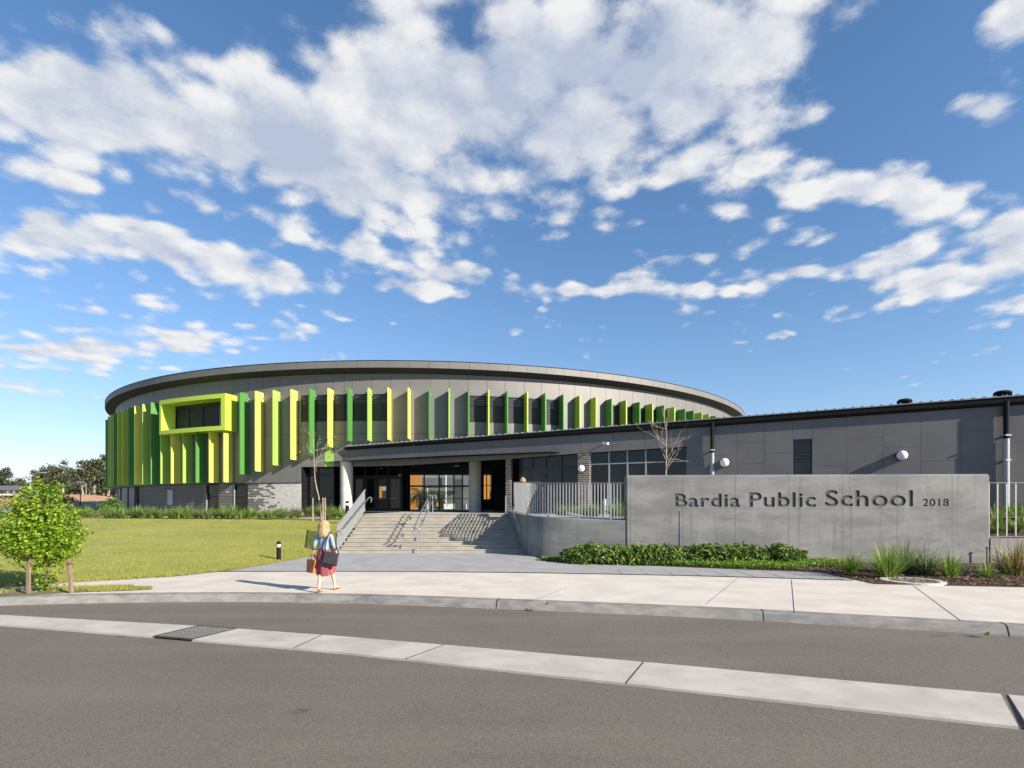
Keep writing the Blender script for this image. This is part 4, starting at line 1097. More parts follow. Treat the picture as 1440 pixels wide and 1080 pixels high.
# bollard lights
def bollard(loc, h, rad, body, label):
    t = thing('bollard_light', loc, label, 'bollard light', 'bollard lights around the entrance')
    x, y, z = loc
    b = MB(); b.lathe((x, y, z), [(rad * 1.6, 0), (rad * 1.6, .012), (rad, .013), (rad, h * .68)], 16); b.build('post', M[body], t, smooth=True)
    b = MB(); b.lathe((x, y, z), [(rad * .82, h * .681), (rad * .86, h * .84)], 16); b.build('lens', M['lens'], t, smooth=True)
    b = MB(); b.lathe((x, y, z), [(rad, h * .841), (rad * 1.02, h * .9), (rad * .75, h * .97), (rad * .2, h)], 16); b.build('cap', M[body], t, smooth=True)
p = G(392, 787, .1); bollard(tuple(p), 26 / F * p.y, .075, 'gutter', 'black bollard light with white lens on the lawn edge near the woman')
Yb = 30; p = P(488.5, 722, Yb); bollard((p.x, p.y, 1.5), (722 - 704) / F * Yb + .1, .10, 'gutter', 'black bollard light in front of the pale round entrance column')
p = P(850, 727, 21.8); bollard(tuple(p), 26 / F * p.y, .08, 'galv', 'grey bollard light among plants behind the picket balustrade')
# manhole cover
p = G(1283, 817, .03)
t = thing('manhole_cover', tuple(p), 'round concrete manhole cover lying in the mulch bed by the footpath', 'manhole cover')
b = MB(); b.lathe((p.x, p.y, 0), [(.72, -.05), (.72, .05), (.56, .055), (.55, .03)], 32); b.build('ring', M['path'], t)
b = MB(); b.lathe((p.x, p.y, 0), [(.545, -.02), (.545, .042)], 32)
b.build('lid', mat('lid_concrete', (.26, .24, .21), (.15, .14, .12), scale=16, rough=.9), t)
# little rusty post against the sign wall
p = P(1388, 791, 18.4)
b = MB(); b.bar((p.x, p.y, -.1), (p.x, p.y, HZ - 58 / F * 18.4), .03, .03); b.bar((p.x, p.y, HZ - 60 / F * 18.4), (p.x, p.y, HZ - 58 / F * 18.4 + .02), .05, .05); o = b.build('tap_post', M['brown']); tag(o, 'short thin brown post standing by the right end of the sign wall', 'post')
# ------------------------------------------------------------------ plants
def limb(mb, a, d, L, r0, rnd, depth, split=3, tips=None, bend=.25, ratio=.62, gravity=0.0, spread=.7, seg=4):
    pts = [Vector(a)]; rs = [r0]; dd = d.normalized()
    for i in range(seg):
        dd = (dd + Vector((rnd.gauss(0, bend), rnd.gauss(0, bend), rnd.gauss(0, bend * .6) + gravity))).normalized()
        pts.append(pts[-1] + dd * L / seg); rs.append(r0 * (1 - (.45 if depth else .85) * (i + 1) / seg))
    mb.tube(pts, rs, 6 if r0 > .02 else 4, cap=True)
    if tips is not None: tips += pts[2:]
    if depth:
        for k in range(split):
            i = rnd.randint(2, seg); ax = Vector((rnd.gauss(0, 1), rnd.gauss(0, 1), rnd.gauss(0, .5))).normalized()
            nd = (dd + ax * spread).normalized()
            limb(mb, pts[i], nd, L * ratio * rnd.uniform(.75, 1.15), rs[i] * .65, rnd, depth - 1, split, tips, bend, ratio, gravity, spread, seg)

# street tree with bright leaves on the verge
rt = random.Random(11)
base = G(66, 831, .01); Yt = base.y; m_px = Yt / F
t = thing('street_tree', tuple(base), 'small round bright green street tree on the verge at the left', 'tree')
b = MB(); tips = []
b.tube([base - UP * .1, base + Vector((.02, 0, .35)), base + Vector((.0, .02, .75)), base + Vector((-.02, 0, 1.3)), base + Vector((0, 0, 2.1))], [.05, .042, .038, .032, .014], 8)
for k in range(16):
    z = .65 + .09 * k; a = k * 2.4; limb(b, base + Vector((0, 0, z)), Vector((math.cos(a), math.sin(a), .55)), .62 * (1.1 - abs(z - 1.2) * .45), .016, rt, 1, 3, tips, .2)
b.build('trunk', M['bark'], t, smooth=True)
cc = base + Vector((-.12, 0, 1.40)); pts = []
def crown_r(d):                           # egg shaped outline with lumps, narrow at the top
    z = d.z; lump = 1 + .16 * noise.noise(d * 2.3 + Vector((3, 1, 0))) + .10 * noise.noise(d * 5.1)
    return Vector((.79 * (1 - .30 * max(0, z)), .90 * (1 - .30 * max(0, z)), 1.20 if z > 0 else .80)) * lump
while len(pts) < 7600:
    d = Vector((rt.gauss(0, 1), rt.gauss(0, 1), rt.gauss(0, 1))).normalized(); k = crown_r(d); rr = rt.random() ** .42
    p = Vector((d.x * k.x, d.y * k.y, d.z * k.z)) * rr + cc
    if noise.noise(p * 3.2) < -.30: continue
    pts.append(p)
for (dx, dy, dz, n_, s_) in ((.42, .0, -.55, 300, .16), (.58, -.05, -.22, 200, .15), (.1, -.1, -.80, 160, .17), (.08, -.05, -1.22, 170, .13), (-.55, .1, -.35, 200, .2), (.32, 0, 1.05, 60, .12), (-.8, 0, -.1, 120, .15)):
    for k in range(n_): pts.append(cc + Vector((dx + rt.gauss(0, s_), dy + rt.gauss(0, s_), dz + rt.gauss(0, s_))))
b = MB(); leaves(b, pts, .056, rt, 1.3, .35, lambda p: (p - cc).normalized() * .9 + UP * .3); b.build('crown', M['leaf_bright'], t, recalc=False)
# timber stakes
def stake(u0, v0, u1, v1, wpx, label, strap=None):
    g = G(u0, v0, .01); top_ = P(u1, v1, g.y); w = wpx / F * g.y
    t = thing('timber_stake', tuple(g), label, 'stake', 'tree stakes on the verge')
    b = MB(); b.bar(g - UP * .1, top_, w, w * .8); b.build('post', M['timber'], t)
    if strap: 
        p = g.lerp(top_, strap); d = (top_ - g).normalized(); b = MB(); b.bar(p - d * .03, p + d * .03, w + .012, w * .8 + .012); b.build('strap', M['rust'], t)
stake(40, 835, 40, 780, 4.2, 'upright timber stake under the left side of the street tree')
stake(101, 834, 96.5, 786, 4.4, 'leaning timber stake with a rusty strap right of the street tree', .86)

# bare and sparse young trees
def young_tree(base, top_z, label, rnd, lean, leafy, spread, n_l, mat_):
    t = thing('young_tree', tuple(base), label, 'tree')
    H = top_z - base.z; b = MB(); tips = []
    tr = [base - UP * .2, base + lean * .3 + UP * H * .22, base + lean * .85 + UP * H * .42, base + lean + UP * H * .6, base + lean * 1.1 + UP * H * .82, base + lean * 1.15 + UP * H]
    b.tube(catmull(tr, 3), [.043 * (1 - .82 * i / 15) for i in range(16)], 7)
    for k in range(n_l):
        f = rnd.uniform(.42, .9); p = base + lean * min(1.1, f * 1.4) + UP * H * f; a = rnd.uniform(0, 6.28) if k > 3 else (0, 3.14, .4, 2.8)[k]
        sp_ = spread * (.55 if k > 3 else 1); limb(b, p, Vector((math.cos(a) * sp_, math.sin(a) * sp_, .75 if k > 3 else .12)), H * (.34 if k > 3 else .24) * rnd.uniform(.6, 1.05) * (1.25 - f * .6), .015, rnd, 2 if k < 12 else 1, 2, tips, .16, .6, .05, .55)
    b.build('trunk', M[mat_], t, smooth=True)
    if leafy:
        l = MB(); leaves(l, [rnd.choice(tips) + Vector((rnd.gauss(0, .08), rnd.gauss(0, .08), rnd.gauss(0, .08))) for k in range(leafy)], .07, rnd, 2.0, .8); l.build('crown', M['leaf_strap'], t, recalc=False)
    return t
bp = P(935, 705, 21.3); young_tree(Vector((bp.x, bp.y, 1.6)), HZ + 124 / F * 21.3, 'leafless young tree with pale branches standing behind the sign wall', random.Random(5), Vector((.05, 0, 0)), 0, .8, 15, 'palebark')
bp = P(452, 727, 32.0); yt = young_tree(Vector((bp.x, bp.y, 1.25)), HZ + 106 / F * 32, 'thin sparse young tree with a bent trunk beside three pale stakes', random.Random(9), Vector((-.42, 0, 0)), 110, .7, 7, 'palebark')
for i, (u, lab) in enumerate(((440, 'leftmost of the three pale stakes round the thin bent tree'), (454.2, 'middle one of the three pale stakes round the thin bent tree'), (457.3, 'rightmost of the three pale stakes round the thin bent tree'))):
    p = P(u, 727, 31.8 - .25 * (i == 2)); b = MB(); b.bar((p.x, p.y, 1.1), (p.x, p.y, HZ + (HV - 700) / F * p.y), .055, .055)
    o = b.build('tree_stake', M['palebark']); tag(o, lab, 'stake', 'pale stakes round the thin bent tree')

# strap-leaved clumps
def strap_clump(name, rnd, n, h, w, m, loc, label, group=None, spread=.5, stiff=.5, link_=True):
    t = thing(name, loc, label, 'plant', group)
    b = MB()
    for k in range(n):
        a = rnd.uniform(0, 6.283); out = Vector((math.cos(a), math.sin(a), 0)); r0 = abs(rnd.gauss(0, .06)) * h / .5; L = h * rnd.uniform(.65, 1.2); tilt = rnd.uniform(.05, spread)
        p = Vector(loc) + out * r0; d = (UP + out * tilt).normalized(); side = Vector((-out.y, out.x, 0)) * w * rnd.uniform(.7, 1.2); side = (side + Vector((rnd.gauss(0, w * .4), rnd.gauss(0, w * .4), 0)))
        n0 = len(b.v); S = 5
        for i in range(S + 1):
            f = i / S; ww = side * (.75 + .5 * f - 1.2 * f * f) if f < 1 else side * .03
            b.v += [p - ww, p + ww]
            d = (d + out * tilt * (1 - stiff) * .55 - UP * (1 - stiff) * .28 * f * (1 + tilt)).normalized(); p = p + d * L / S
        for i in range(S): q = n0 + 2 * i; b.f.append((q, q + 1, q + 3, q + 2))
    b.build('foliage', M[m], t, recalc=False)
    return t
rc = random.Random(21)
protos = [strap_clump('strappy_plant', random.Random(100 + k), 90, .62 + .06 * k, .016, ('leaf_strap', 'leaf_strap', 'leaf_strap_grey')[k], (0, 0, 0), 'x', None, .7, .45) for k in range(3)]
first = [True] * 3
bedpl = []
def put_clump(kind, loc, s, label, group):
    if first[kind]:
        r = protos[kind]; r.location = loc; r.scale = (s, s, s); r.rotation_euler.z = rc.uniform(0, 6.28); r['label'] = label; r['group'] = group; first[kind] = False
    else: copy_thing(protos[kind], loc, rc.uniform(0, 6.28), s, label, group)
lab_b = 'strappy green clump in the long bed at the foot of the round building'
lab_b2 = 'greyish strappy clump in the long bed at the foot of the round building'
u = 112
while u < 484:
    for row in range(2):
        uu = u + rc.uniform(-4, 4) + 4 * row; Y = 34.4 + 2.1 * row + rc.uniform(-.2, .5) - (uu - 112) / 372 * 2.0; z = 1.26 + .055 * (Y - 34.2 + (uu - 112) / 372 * 2.0)
        if 436 < uu < 462 and row == 0: continue
        if rc.random() < .03: continue
        k = rc.choice((0, 0, 1, 1, 2)); put_clump(k, ((uu - 720) / F * Y, Y, z), rc.uniform(.7, 1.2), lab_b2 if k == 2 else lab_b, 'strappy clumps along the foot of the round building')
    u += 9.0
for u, Y, s in ((788, 23.8, .9), (797, 23.2, .8), (806, 23.6, .95), (815, 22.7, .85), (823, 23.0, .9), (832, 22.2, .85), (838, 22.6, 1), (862, 21.9, .9), (869, 22.3, 1.1), (876, 21.7, 1.0), (882, 22.2, 1.1)):
    put_clump(rc.choice((0, 1)), ((u - 720) / F * Y, Y, 1.58), s, 'strappy green clump by the ramp behind the wall balustrade', 'strappy clumps behind the wall balustrade')
for u, Y in ((1398, 21.6), (1404, 22.2), (1411, 21.4), (1419, 22.0), (1427, 21.5), (1434, 22.1), (1442, 21.6), (1450, 21.9), (1402, 20.4), (1438, 20.2), (1428, 19.6), (1404, 19.5)):
    z = .92 + (Y - 19.0) * .205; put_clump(rc.choice((0, 1)), ((u - 720) / F * Y, Y, z), rc.uniform(.8, 1.05), 'strappy green clump on the planted bank right of the sign wall', 'strappy clumps on the planted bank')
# the big spiky clumps in front of the sign wall
def gclump(u, v, h, n, m, lab, seed, spread=.75, stiff=.5, w=.014):
    p = G(u, v, .03); strap_clump('spiky_plant', random.Random(seed), int(n * 1.9), h * 1.05, w, m, tuple(p), lab, None, spread, stiff)
gclump(1195, 806, .62, 80, 'leaf_strap', 'yellow green spiky clump at the end of the grey paving', 31)
gclump(1247, 812, 1.0, 110, 'leaf_strap', 'tallest spiky green clump, next to the manhole cover on its left', 32, .8, .55)
gclump(1272, 806, .95, 120, 'leaf_strap_grey', 'broad grey green spiky clump behind the manhole cover', 33, .9, .5)
gclump(1301, 808, .85, 90, 'leaf_strap_grey', 'loose arching grey green clump just right of the manhole cover', 34, 1.0, .45)
gclump(1336, 811, .72, 80, 'leaf_strap', 'bright green spiky clump alone between the manhole and the thin post', 35, .8, .5)
gclump(1388, 811, .45, 55, 'leaf_strap', 'low sprawling green clump in front of the thin brown post', 36, 1.3, .3)
gclump(1428, 808, 1.0, 110, 'leaf_dry', 'clump with dry straw coloured blades at the right edge of the mulch bed', 37, .8, .5)
gclump(1415, 808, .75, 50, 'leaf_strap_grey', 'thin grey green clump against the dry straw coloured clump', 38, .9, .5)
# flower spike plant in the hedge
p = G(973, 791, .03)
t = strap_clump('flower_spike_plant', random.Random(41), 60, .55, .014, 'leaf_strap', tuple(p), 'rosette plant with one tall upright flower stalk in front of the hedge', None, .9, .5)
b = MB(); zt = HZ - 7 / F * p.y + .2; b.tube([(p.x, p.y, 0), (p.x, p.y, .9), (p.x, p.y, zt)], [.016, .013, .009], 6); b.build('flower_stalk', M['leaf_cover'], t)

# hedge: three clumped shrubs of drooping leaves, and low ground cover in front
def hedge(u0, u1, vtop, lab, seed):
    rnd = random.Random(seed); pts = []
    t = None; x0 = (u0 - 720) / F * 18.7; x1 = (u1 - 720) / F * 18.4
    t = thing('hedge', ((x0 + x1) / 2, 18.6, .04), lab, 'hedge', 'leafy hedges at the foot of the sign wall')
    n = int((x1 - x0) * 1000)
    for k in range(n):
        x = rnd.uniform(x0, x1); yc = 18.62 - (x - x0) * .02; edge_ = min(1, (x - x0) / .5, (x1 - x) / .5); edge_ = max(0, edge_) ** .5
        a = rnd.uniform(0, math.pi); q = rnd.random() ** .35
        h = (.64 + .16 * noise.noise(Vector((x * 1.6, 0, seed))) + .05 * noise.noise(Vector((x * 5, 1, seed)))) * (.55 + .45 * edge_)
        p = Vector((x, yc - math.cos(a) * .55 * q * edge_, .08 + h * math.sin(a) ** .7 * q)); pts.append(p)
    b = MB(); leaves(b, pts, .064, rnd, 2.5, .9, lambda p: Vector((0, -.6, .7)) + Vector((noise.noise(p * 4), noise.noise(p * 4 + Vector((9, 0, 0))), noise.noise(p * 5))) * 1.6); b.build('foliage', M['leaf_dark'], t, recalc=False)
    c = MB(); s = MB()
    for k in range(int((x1 - x0) * 5)):
        x = rnd.uniform(x0 + .15, x1 - .15); s.tube([(x, 18.6, 0), (x + rnd.gauss(0, .1), 18.55, .3), (x + rnd.gauss(0, .2), 18.5, .55)], [.012, .01, .006], 4)
    s.build('stems', M['bark'], t)
hedge(790, 966, 763, 'long leafy hedge at the foot of the wall left of the flower stalk', 51)
hedge(955, 1082, 768, 'leafy hedge at the foot of the sign wall right of the flower stalk', 52)
hedge(1074, 1136, 772, 'smallest leafy hedge mound, last before the bare stretch of sign wall', 53)
rnd = random.Random(61); pts = []
def cover_front(x): 
    for (a, _), (c, _) in zip(bed, bed[1:]):
        if a[0] <= x <= c[0]: return a[1] + (c[1] - a[1]) * (x - a[0]) / max(1e-6, c[0] - a[0])
    return 17
while len(pts) < 11500:
    x = rnd.uniform(1.05, 11.3); f0 = cover_front(min(x, 9.25)); back = min(18.9, f0 + 1.5)
    if x > 9.0: f0, back = 17.2, 18.9
    if x < 2.2: back = min(back, 19.55)
    y = rnd.uniform(f0 + .08, back)
    h = .10 + .10 * (noise.noise(Vector((x * 2.2, y * 2.2, 0))) * .5 + .5)
    pts.append(Vector((x, y, .03 + h * rnd.random() ** .5)))
b = MB(); leaves(b, pts, .050, rnd, 1.3, .0, lambda p: UP); tag(b.build('ground_cover', M['leaf_cover'], recalc=False), kind='stuff')
# mulch chips
b = MB()
for k in range(5200):
    x = rnd.uniform(8.9, 16); y = rnd.uniform(13.9 - (x - 9.3) * .165, 17.6)
    if x < 9.3 and y < 16.3: continue
    a = rnd.uniform(0, 6.28); L = rnd.uniform(.02, .07); w = rnd.uniform(.006, .016); d = Vector((math.cos(a), math.sin(a), rnd.gauss(0, .25))) * L; s_ = Vector((-math.sin(a), math.cos(a), rnd.gauss(0, .3))) * w
    p = Vector((x, y, .03 + rnd.random() * .025)); n0 = len(b.v); b.v += [p - d - s_, p + d - s_, p + d + s_, p - d + s_]; b.f.append((n0, n0 + 1, n0 + 2, n0 + 3))
mc_, nt_, o_ = newmat('bark_chips'); n_ = N(nt_); g_ = n_('ShaderNodeNewGeometry'); bs_ = n_('ShaderNodeBsdfPrincipled', {'Roughness': .9, 'Base Color': n_.mix(n_.smooth(g_.outputs['Random Per Island'], .2, 1), (.045, .022, .014), (.26, .16, .10))}); nt_.links.new(bs_.outputs[0], o_.inputs[0])
tag(b.build('mulch_chips', mc_, recalc=False), kind='stuff')
# small weeds at the kerb
for u, v, n, lab in ((1247 + 140, 893, 9, 'small green weed growing at the kerb foot by the right edge'), (768, 850, 6, 'dry weed tuft in the kerb crack at the middle of the footpath')):
    p = G(u, v, -.12 if v > 880 else .0); strap_clump('weed', random.Random(int(u)), 26, .10, .010, 'leaf_strap' if v > 880 else 'leaf_dry', tuple(p), lab, None, 1.2, .3)
# fallen leaves on the road
b = MB()
lf = [(700, 892), (1100, 895), (1160, 898), (1335, 896), (1128, 881)]
for i in range(60):
    p = G(rnd.uniform(40, 1430), rnd.triangular(856, 1060, 880), ZR + .006); a = rnd.uniform(0, 6.28); s_ = rnd.uniform(.008, .02); d = Vector((math.cos(a), math.sin(a), 0)) * s_; e = Vector((-d.y, d.x, 0)) * .6; d.z = .004
    n0 = len(b.v); b.v += [p - d, p + e, p + d, p - e]; b.f.append((n0, n0 + 1, n0 + 2, n0 + 3))
tag(b.build('leaf_litter', mc_, recalc=False), kind='stuff')
# ------------------------------------------------------------------ people
def skin_mesh(name, vs, es, m, parent, root=0, sub=2, loc=Vector((0, 0, 0)), rz=0.0, smooth=True):
    me = bpy.data.meshes.new(name); rm = Matrix.Rotation(rz, 3, 'Z')
    me.from_pydata([tuple(rm @ Vector(v[:3])) for v in vs], es, []); me.update()
    o = bpy.data.objects.new(name, me); col.objects.link(o)
    sk = o.modifiers.new('s', 'SKIN'); sk.use_smooth_shade = True; sk.branch_smoothing = .6
    for i, v in enumerate(vs):
        r = v[3]; me.skin_vertices[0].data[i].radius = r if isinstance(r, tuple) else (r, r); me.skin_vertices[0].data[i].use_root = (i == root)
    if sub: s2 = o.modifiers.new('u', 'SUBSURF'); s2.levels = sub; s2.render_levels = sub
    bpy.context.view_layer.update(); nm = evaluated(o); o.modifiers.clear(); bpy.data.objects.remove(o)
    nm.name = name; nm.materials.clear(); nm.materials.append(m)
    for p in nm.polygons: p.use_smooth = True
    o = bpy.data.objects.new(name, nm); link(o, parent); ORG[o] = ORG[parent]
    return o
def chain(vs, es, start, pts):
    i = start
    for p in pts: vs.append(p); es.append((i, len(vs) - 1)); i = len(vs) - 1
    return i
def hand(vs, es, wrist, wp, d, side, curl):   # palm + four bent fingers + thumb; d = pointing direction, side = palm width axis, curl = towards the palm
    d, side, curl = Vector(d).normalized(), Vector(side).normalized(), Vector(curl).normalized(); wp = Vector(wp)
    palm = wp + d * .055; chain(vs, es, wrist, [(*palm, (.030, .018))]); pi = len(vs) - 1
    for k, L in zip((-1.5, -.5, .5, 1.5), (.060, .074, .078, .068)):
        a = palm + d * .035 + side * .019 * k; c = a + (d * .8 + curl * .6) * L * .5; e = c + (d * .25 + curl) * L * .42
        chain(vs, es, pi, [(*a, .0095), (*c, .0085), (*e, .007)])
    a = wp + d * .035 + side * .035; c = a + (d * .7 + side * .35 + curl * .5) * .032; e = c + (d * .7 + curl * .7) * .026
    chain(vs, es, pi, [(*a, .0105), (*c, .0095), (*e, .008)])
def person(name, loc, rz, label, legs, arms, jacket_mat, skirt_mat, hair_mat, skirt_hem=.40, sleeve=.78, cuff=True):
    t = thing(name, loc, label, 'person', rz=rz)
    vs = [(0, 0, .90, (.135, .105))]; es = []
    chest = chain(vs, es, 0, [(0, .0, 1.02, (.105, .085)), (0, .012, 1.16, (.122, .095)), (0, .01, 1.29, (.118, .082))])
    hd = chain(vs, es, chest, [(0, .0, 1.385, .050), (0, .008, 1.44, .046), (0, .02, 1.50, (.066, .078)), (0, .022, 1.555, (.076, .090)), (0, .015, 1.61, (.060, .070))])
    vs.append((0, .118, 1.525, .011)); es.append((hd - 1, len(vs) - 1))                      # nose
    for s in (-1, 1): vs.append((s * .082, .01, 1.53, .014)); es.append((hd - 1, len(vs) - 1))   # ears
    for s, (k, a, f) in zip((-1, 1), legs):
        chain(vs, es, 0, [(s * .085, 0, .82, .088), (k[0], k[1], k[2], .056), (k[0] * .35 + a[0] * .65, k[1] * .4 + a[1] * .6 - .018, k[2] * .5 + a[2] * .5 + .03, .047), (a[0], a[1], a[2], .034), (*f, .026)])
        vs.append((a[0], a[1] - .045, max(.03, a[2] - .045), .026)); es.append((len(vs) - 3, len(vs) - 1))
    ends = []
    for s, (el, wr, hv) in zip((-1, 1), arms):
        e = chain(vs, es, chest, [(s * .155, 0, 1.325, .055), ((s * .155 + el[0]) / 2, el[1] / 2, (1.325 + el[2]) / 2, .044), (*el, .037), (*wr, .025)])
        hand(vs, es, e, wr, hv, (0, 1, 0) if abs(hv[1]) < .5 else (1, 0, 0), (-s, .2, 0))
    skin_mesh('body', vs, es, M['skin'], t, 0, 2)
    # face: eyes and mouth on the front of the head
    for s in (-1, 1):
        b = MB(); b.lathe((0, 0, 0), [(.002, -.008), (.010, -.004), (.010, .004), (.002, .008)], 8); b.v = [Vector((v.x, v.z * .5, v.y * .7)) + Vector((s * .033, .101, 1.548)) + t.location for v in b.v]; b.build('eye', M['brown'], t)
    b = MB(); b.box(Vector((-.024, .100, 1.482)) + t.location, Vector((.024, .108, 1.492)) + t.location); b.build('mouth', M['rust'], t)
    # jacket with sleeves
    js, je = [(0, 0, .955, (.142, .115))], []
    jc = chain(js, je, 0, [(0, 0, 1.04, (.122, .102)), (0, .010, 1.16, (.136, .110)), (0, .006, 1.29, (.136, .098)), (0, 0, 1.365, (.075, .065))])
    for s, (el, wr, hv) in zip((-1, 1), arms):
        q = Vector(el).lerp(Vector(wr), sleeve - .5)
        chain(js, je, jc - 1, [(s * .15, 0, 1.322, .060), ((s * .155 + el[0]) / 2, el[1] / 2, (1.325 + el[2]) / 2, .052), (*el, .046), (*q, .041)])
    skin_mesh('jacket', js, je, jacket_mat, t, 0, 2)
    if cuff:
        for s, (el, wr, hv) in zip((-1, 1), arms):
            q = Vector(el).lerp(Vector(wr), sleeve - .5); d = (Vector(wr) - Vector(el)).normalized(); b = MB()
            b.tube([q + d * .005 + t.location, q + d * .045 + t.location], [.046, .043], 12); b.build('cuff', M['denim_dark'], t, smooth=True)
    # skirt: fluted tube from waist to hem, following the legs
    b = MB(); n = 48; rows = 12; base = len(b.v)
    kx = [l[0] for l in legs]; cy = (legs[0][0][1] + legs[1][0][1]) / 2; cx = (legs[0][0][0] + legs[1][0][0]) / 2
    for i in range(rows + 1):
        f = i / rows; z = .99 - (.99 - skirt_hem) * f; rx = .140 + .055 * min(1, f * 3) + .035 * f; ry = .112 + .045 * min(1, f * 3) + .07 * f
        for k in range(n):
            a = 2 * math.pi * k / n; w = 1 + (.030 * math.sin(a * 7 + 1.0) + .022 * math.sin(a * 11 + f * 2)) * f
            zz = z + (.025 * math.sin(a * 2 + 1) + .03 * math.cos(a - .3)) * f * f
            b.v.append(Vector((cx * f + rx * w * math.cos(a), cy * f + ry * w * math.sin(a), zz)) + t.location)
    for i in range(rows):
        for k in range(n): b.f.append((i * n + k, i * n + (k + 1) % n, (i + 1) * n + (k + 1) % n, (i + 1) * n + k))
    b.build('skirt', skirt_mat, t, smooth=True, recalc=False)
    # hair: a lumpy shell over the skull falling to the shoulders, strands as ridges
    b = MB(); n = 40; prof_ = [(.025, 1.668), (.055, 1.656), (.080, 1.628), (.101, 1.58), (.115, 1.53), (.120, 1.48), (.124, 1.43), (.126, 1.385), (.112, 1.345), (.085, 1.305), (.04, 1.285)]
    for i, (r, z) in enumerate(prof_):
        for k in range(n):
            a = 2 * math.pi * k / n; front = max(0, math.sin(a))
            st_ = 1 + .05 * math.sin(a * 13 + i * .25) + .05 * noise.noise(Vector((math.cos(a) * 2, math.sin(a) * 2, z * 7)))
            y = r * math.sin(a) * st_ * (1.0 if z > 1.60 else (1 - .62 * front)) * (1.02 if front == 0 else 1) - .018 * (z < 1.6) - (.02 if z < 1.42 else 0)
            b.v.append(Vector((r * math.cos(a) * st_, y, z - .02 * (k % 3 == 0) * (i > 8))) + t.location)
    for i in range(len(prof_) - 1):
        for k in range(n): b.f.append((i * n + k, i * n + (k + 1) % n, (i + 1) * n + (k + 1) % n, (i + 1) * n + k))
    b.f.append(tuple(range(n))); b.f.append(tuple(range((len(prof_) - 1) * n, len(prof_) * n)))
    b.build('hair', hair_mat, t, smooth=True)
    c = MB(); rh = random.Random(len(label))
    for k in range(700):
        a = rh.uniform(math.pi * .86, math.pi * 2.14) if rh.random() < .85 else rh.uniform(0, 6.283); z0 = rh.uniform(1.50, 1.655); L = rh.uniform(.12, z0 - 1.27) if z0 - 1.27 > .14 else .12
        ph = rh.uniform(0, 6.28); rj_ = abs(rh.gauss(0, .014)); w = rh.uniform(.002, .0055); n0 = len(c.v); S = 7
        for i in range(S + 1):
            z = z0 - L * i / S; r = rj_ * max(0, min(1, (1.66 - z) / .12)) + .104 * min(1, max(.12, (1.672 - z) / .06)) ** .5 + .012 * max(0, min(1, (1.50 - z) / .15)) + .006 + .006 * math.sin(ph + z * 30)
            aa = a + .10 * math.sin(ph * 1.7 + z * 14); p = Vector((r * math.cos(aa), r * math.sin(aa) - .018 * (z < 1.6) - .02 * max(0, min(1, (1.46 - z) / .06)), z)) + t.location; sd = Vector((-math.sin(aa), math.cos(aa), 0)) * w * (1 - .7 * i / S)
            c.v += [p - sd, p + sd]
        for i in range(S): q = n0 + 2 * i; c.f.append((q, q + 1, q + 3, q + 2))
    c.build('hair_strands', M['hair_strand'], t, recalc=False)
    # sandals
    for (k, a, f) in legs:
        b = MB(); fa, ft = Vector((a[0], a[1] - .06, 0)), Vector((f[0], f[1] + .06, 0)); z0 = min(a[2], f[2]); 
        ha = Vector((a[0], a[1] - .07, max(0.0, a[2] - .095))); tb_ = Vector((f[0], f[1] + .05, max(0.0, f[2] - .035)))
        b.bar(ha + UP * .008 + t.location, tb_ + UP * .008 + t.location, .085, .016)
        m1 = ha.lerp(tb_, .72); d = (tb_ - ha).normalized(); sd = d.cross(UP).normalized()
        b.tube([m1 + sd * .042 + t.location + UP * .01, m1 + sd * .03 + UP * .055 + t.location, m1 - sd * .03 + UP * .055 + t.location, m1 - sd * .042 + UP * .01 + t.location], .009, 6)
        b.build('sandal', M['tan'], t)
    return t
wl = G(456, 832, .004)
wm = person('person', tuple(wl), 0.0, 'woman seen from behind in a denim jacket and dotted dusty red skirt, carrying two bags',
    [((-.075, .05, .48), (-.07, -.17, .135), (-.075, -.055, .030)), ((.10, .20, .49), (.15, .30, .085), (.205, .415, .035))],
    [((-.215, -.03, 1.09), (-.265, .03, .90), (-.1, .25, -1)), ((.225, -.03, 1.08), (.285, .05, .86), (.05, .3, -1))],
    M['denim'], M['skirt'], M['hair'])
# dark sunglasses pushed into the hair
b = MB(); L0 = Vector(wl); b.tube([L0 + Vector((.05, -.082, 1.585)), L0 + Vector((.078, -.066, 1.565)), L0 + Vector((.098, -.04, 1.535))], [.012, .024, .012], 8); b.build('hair_clip', M['brown'], wm, smooth=True)
# tan handbag in the left hand
ct = L0 + Vector((-.30, .06, .60))
t = thing('handbag', tuple(ct), 'tan leather handbag held in the left hand of the woman', 'handbag')
b = MB(); q = [(-.055, -.18), (.055, -.18), (.055, .18), (-.055, .18)]
tw_ = Matrix.Rotation(.9, 3, 'Z')
def bagpt(x, y, z): return ct + tw_ @ Vector((x, y, z))
b.hexa([bagpt(x * 1.5, y * .80, -.16) for x, y in q], [bagpt(x * .7, y * 1.02, .15) for x, y in q]); bo = b.build('bag_body', M['tan'], t)
mod = bo.modifiers.new('b', 'BEVEL'); mod.width = .02; mod.segments = 3
for sx in (-.04, .04):
    b = MB(); b.tube([bagpt(sx, -.10, .14), bagpt(sx * .8, -.075, .22), bagpt(sx * .3, .0, .262), bagpt(sx * .8, .075, .22), bagpt(sx, .10, .14)], .008, 6); b.build('handle', M['tan'], t, smooth=True)
b = MB(); b.bar(bagpt(.062, -.06, .10), bagpt(.062, .06, .10), .004, .04); b.build('strap', M['brown'], t)
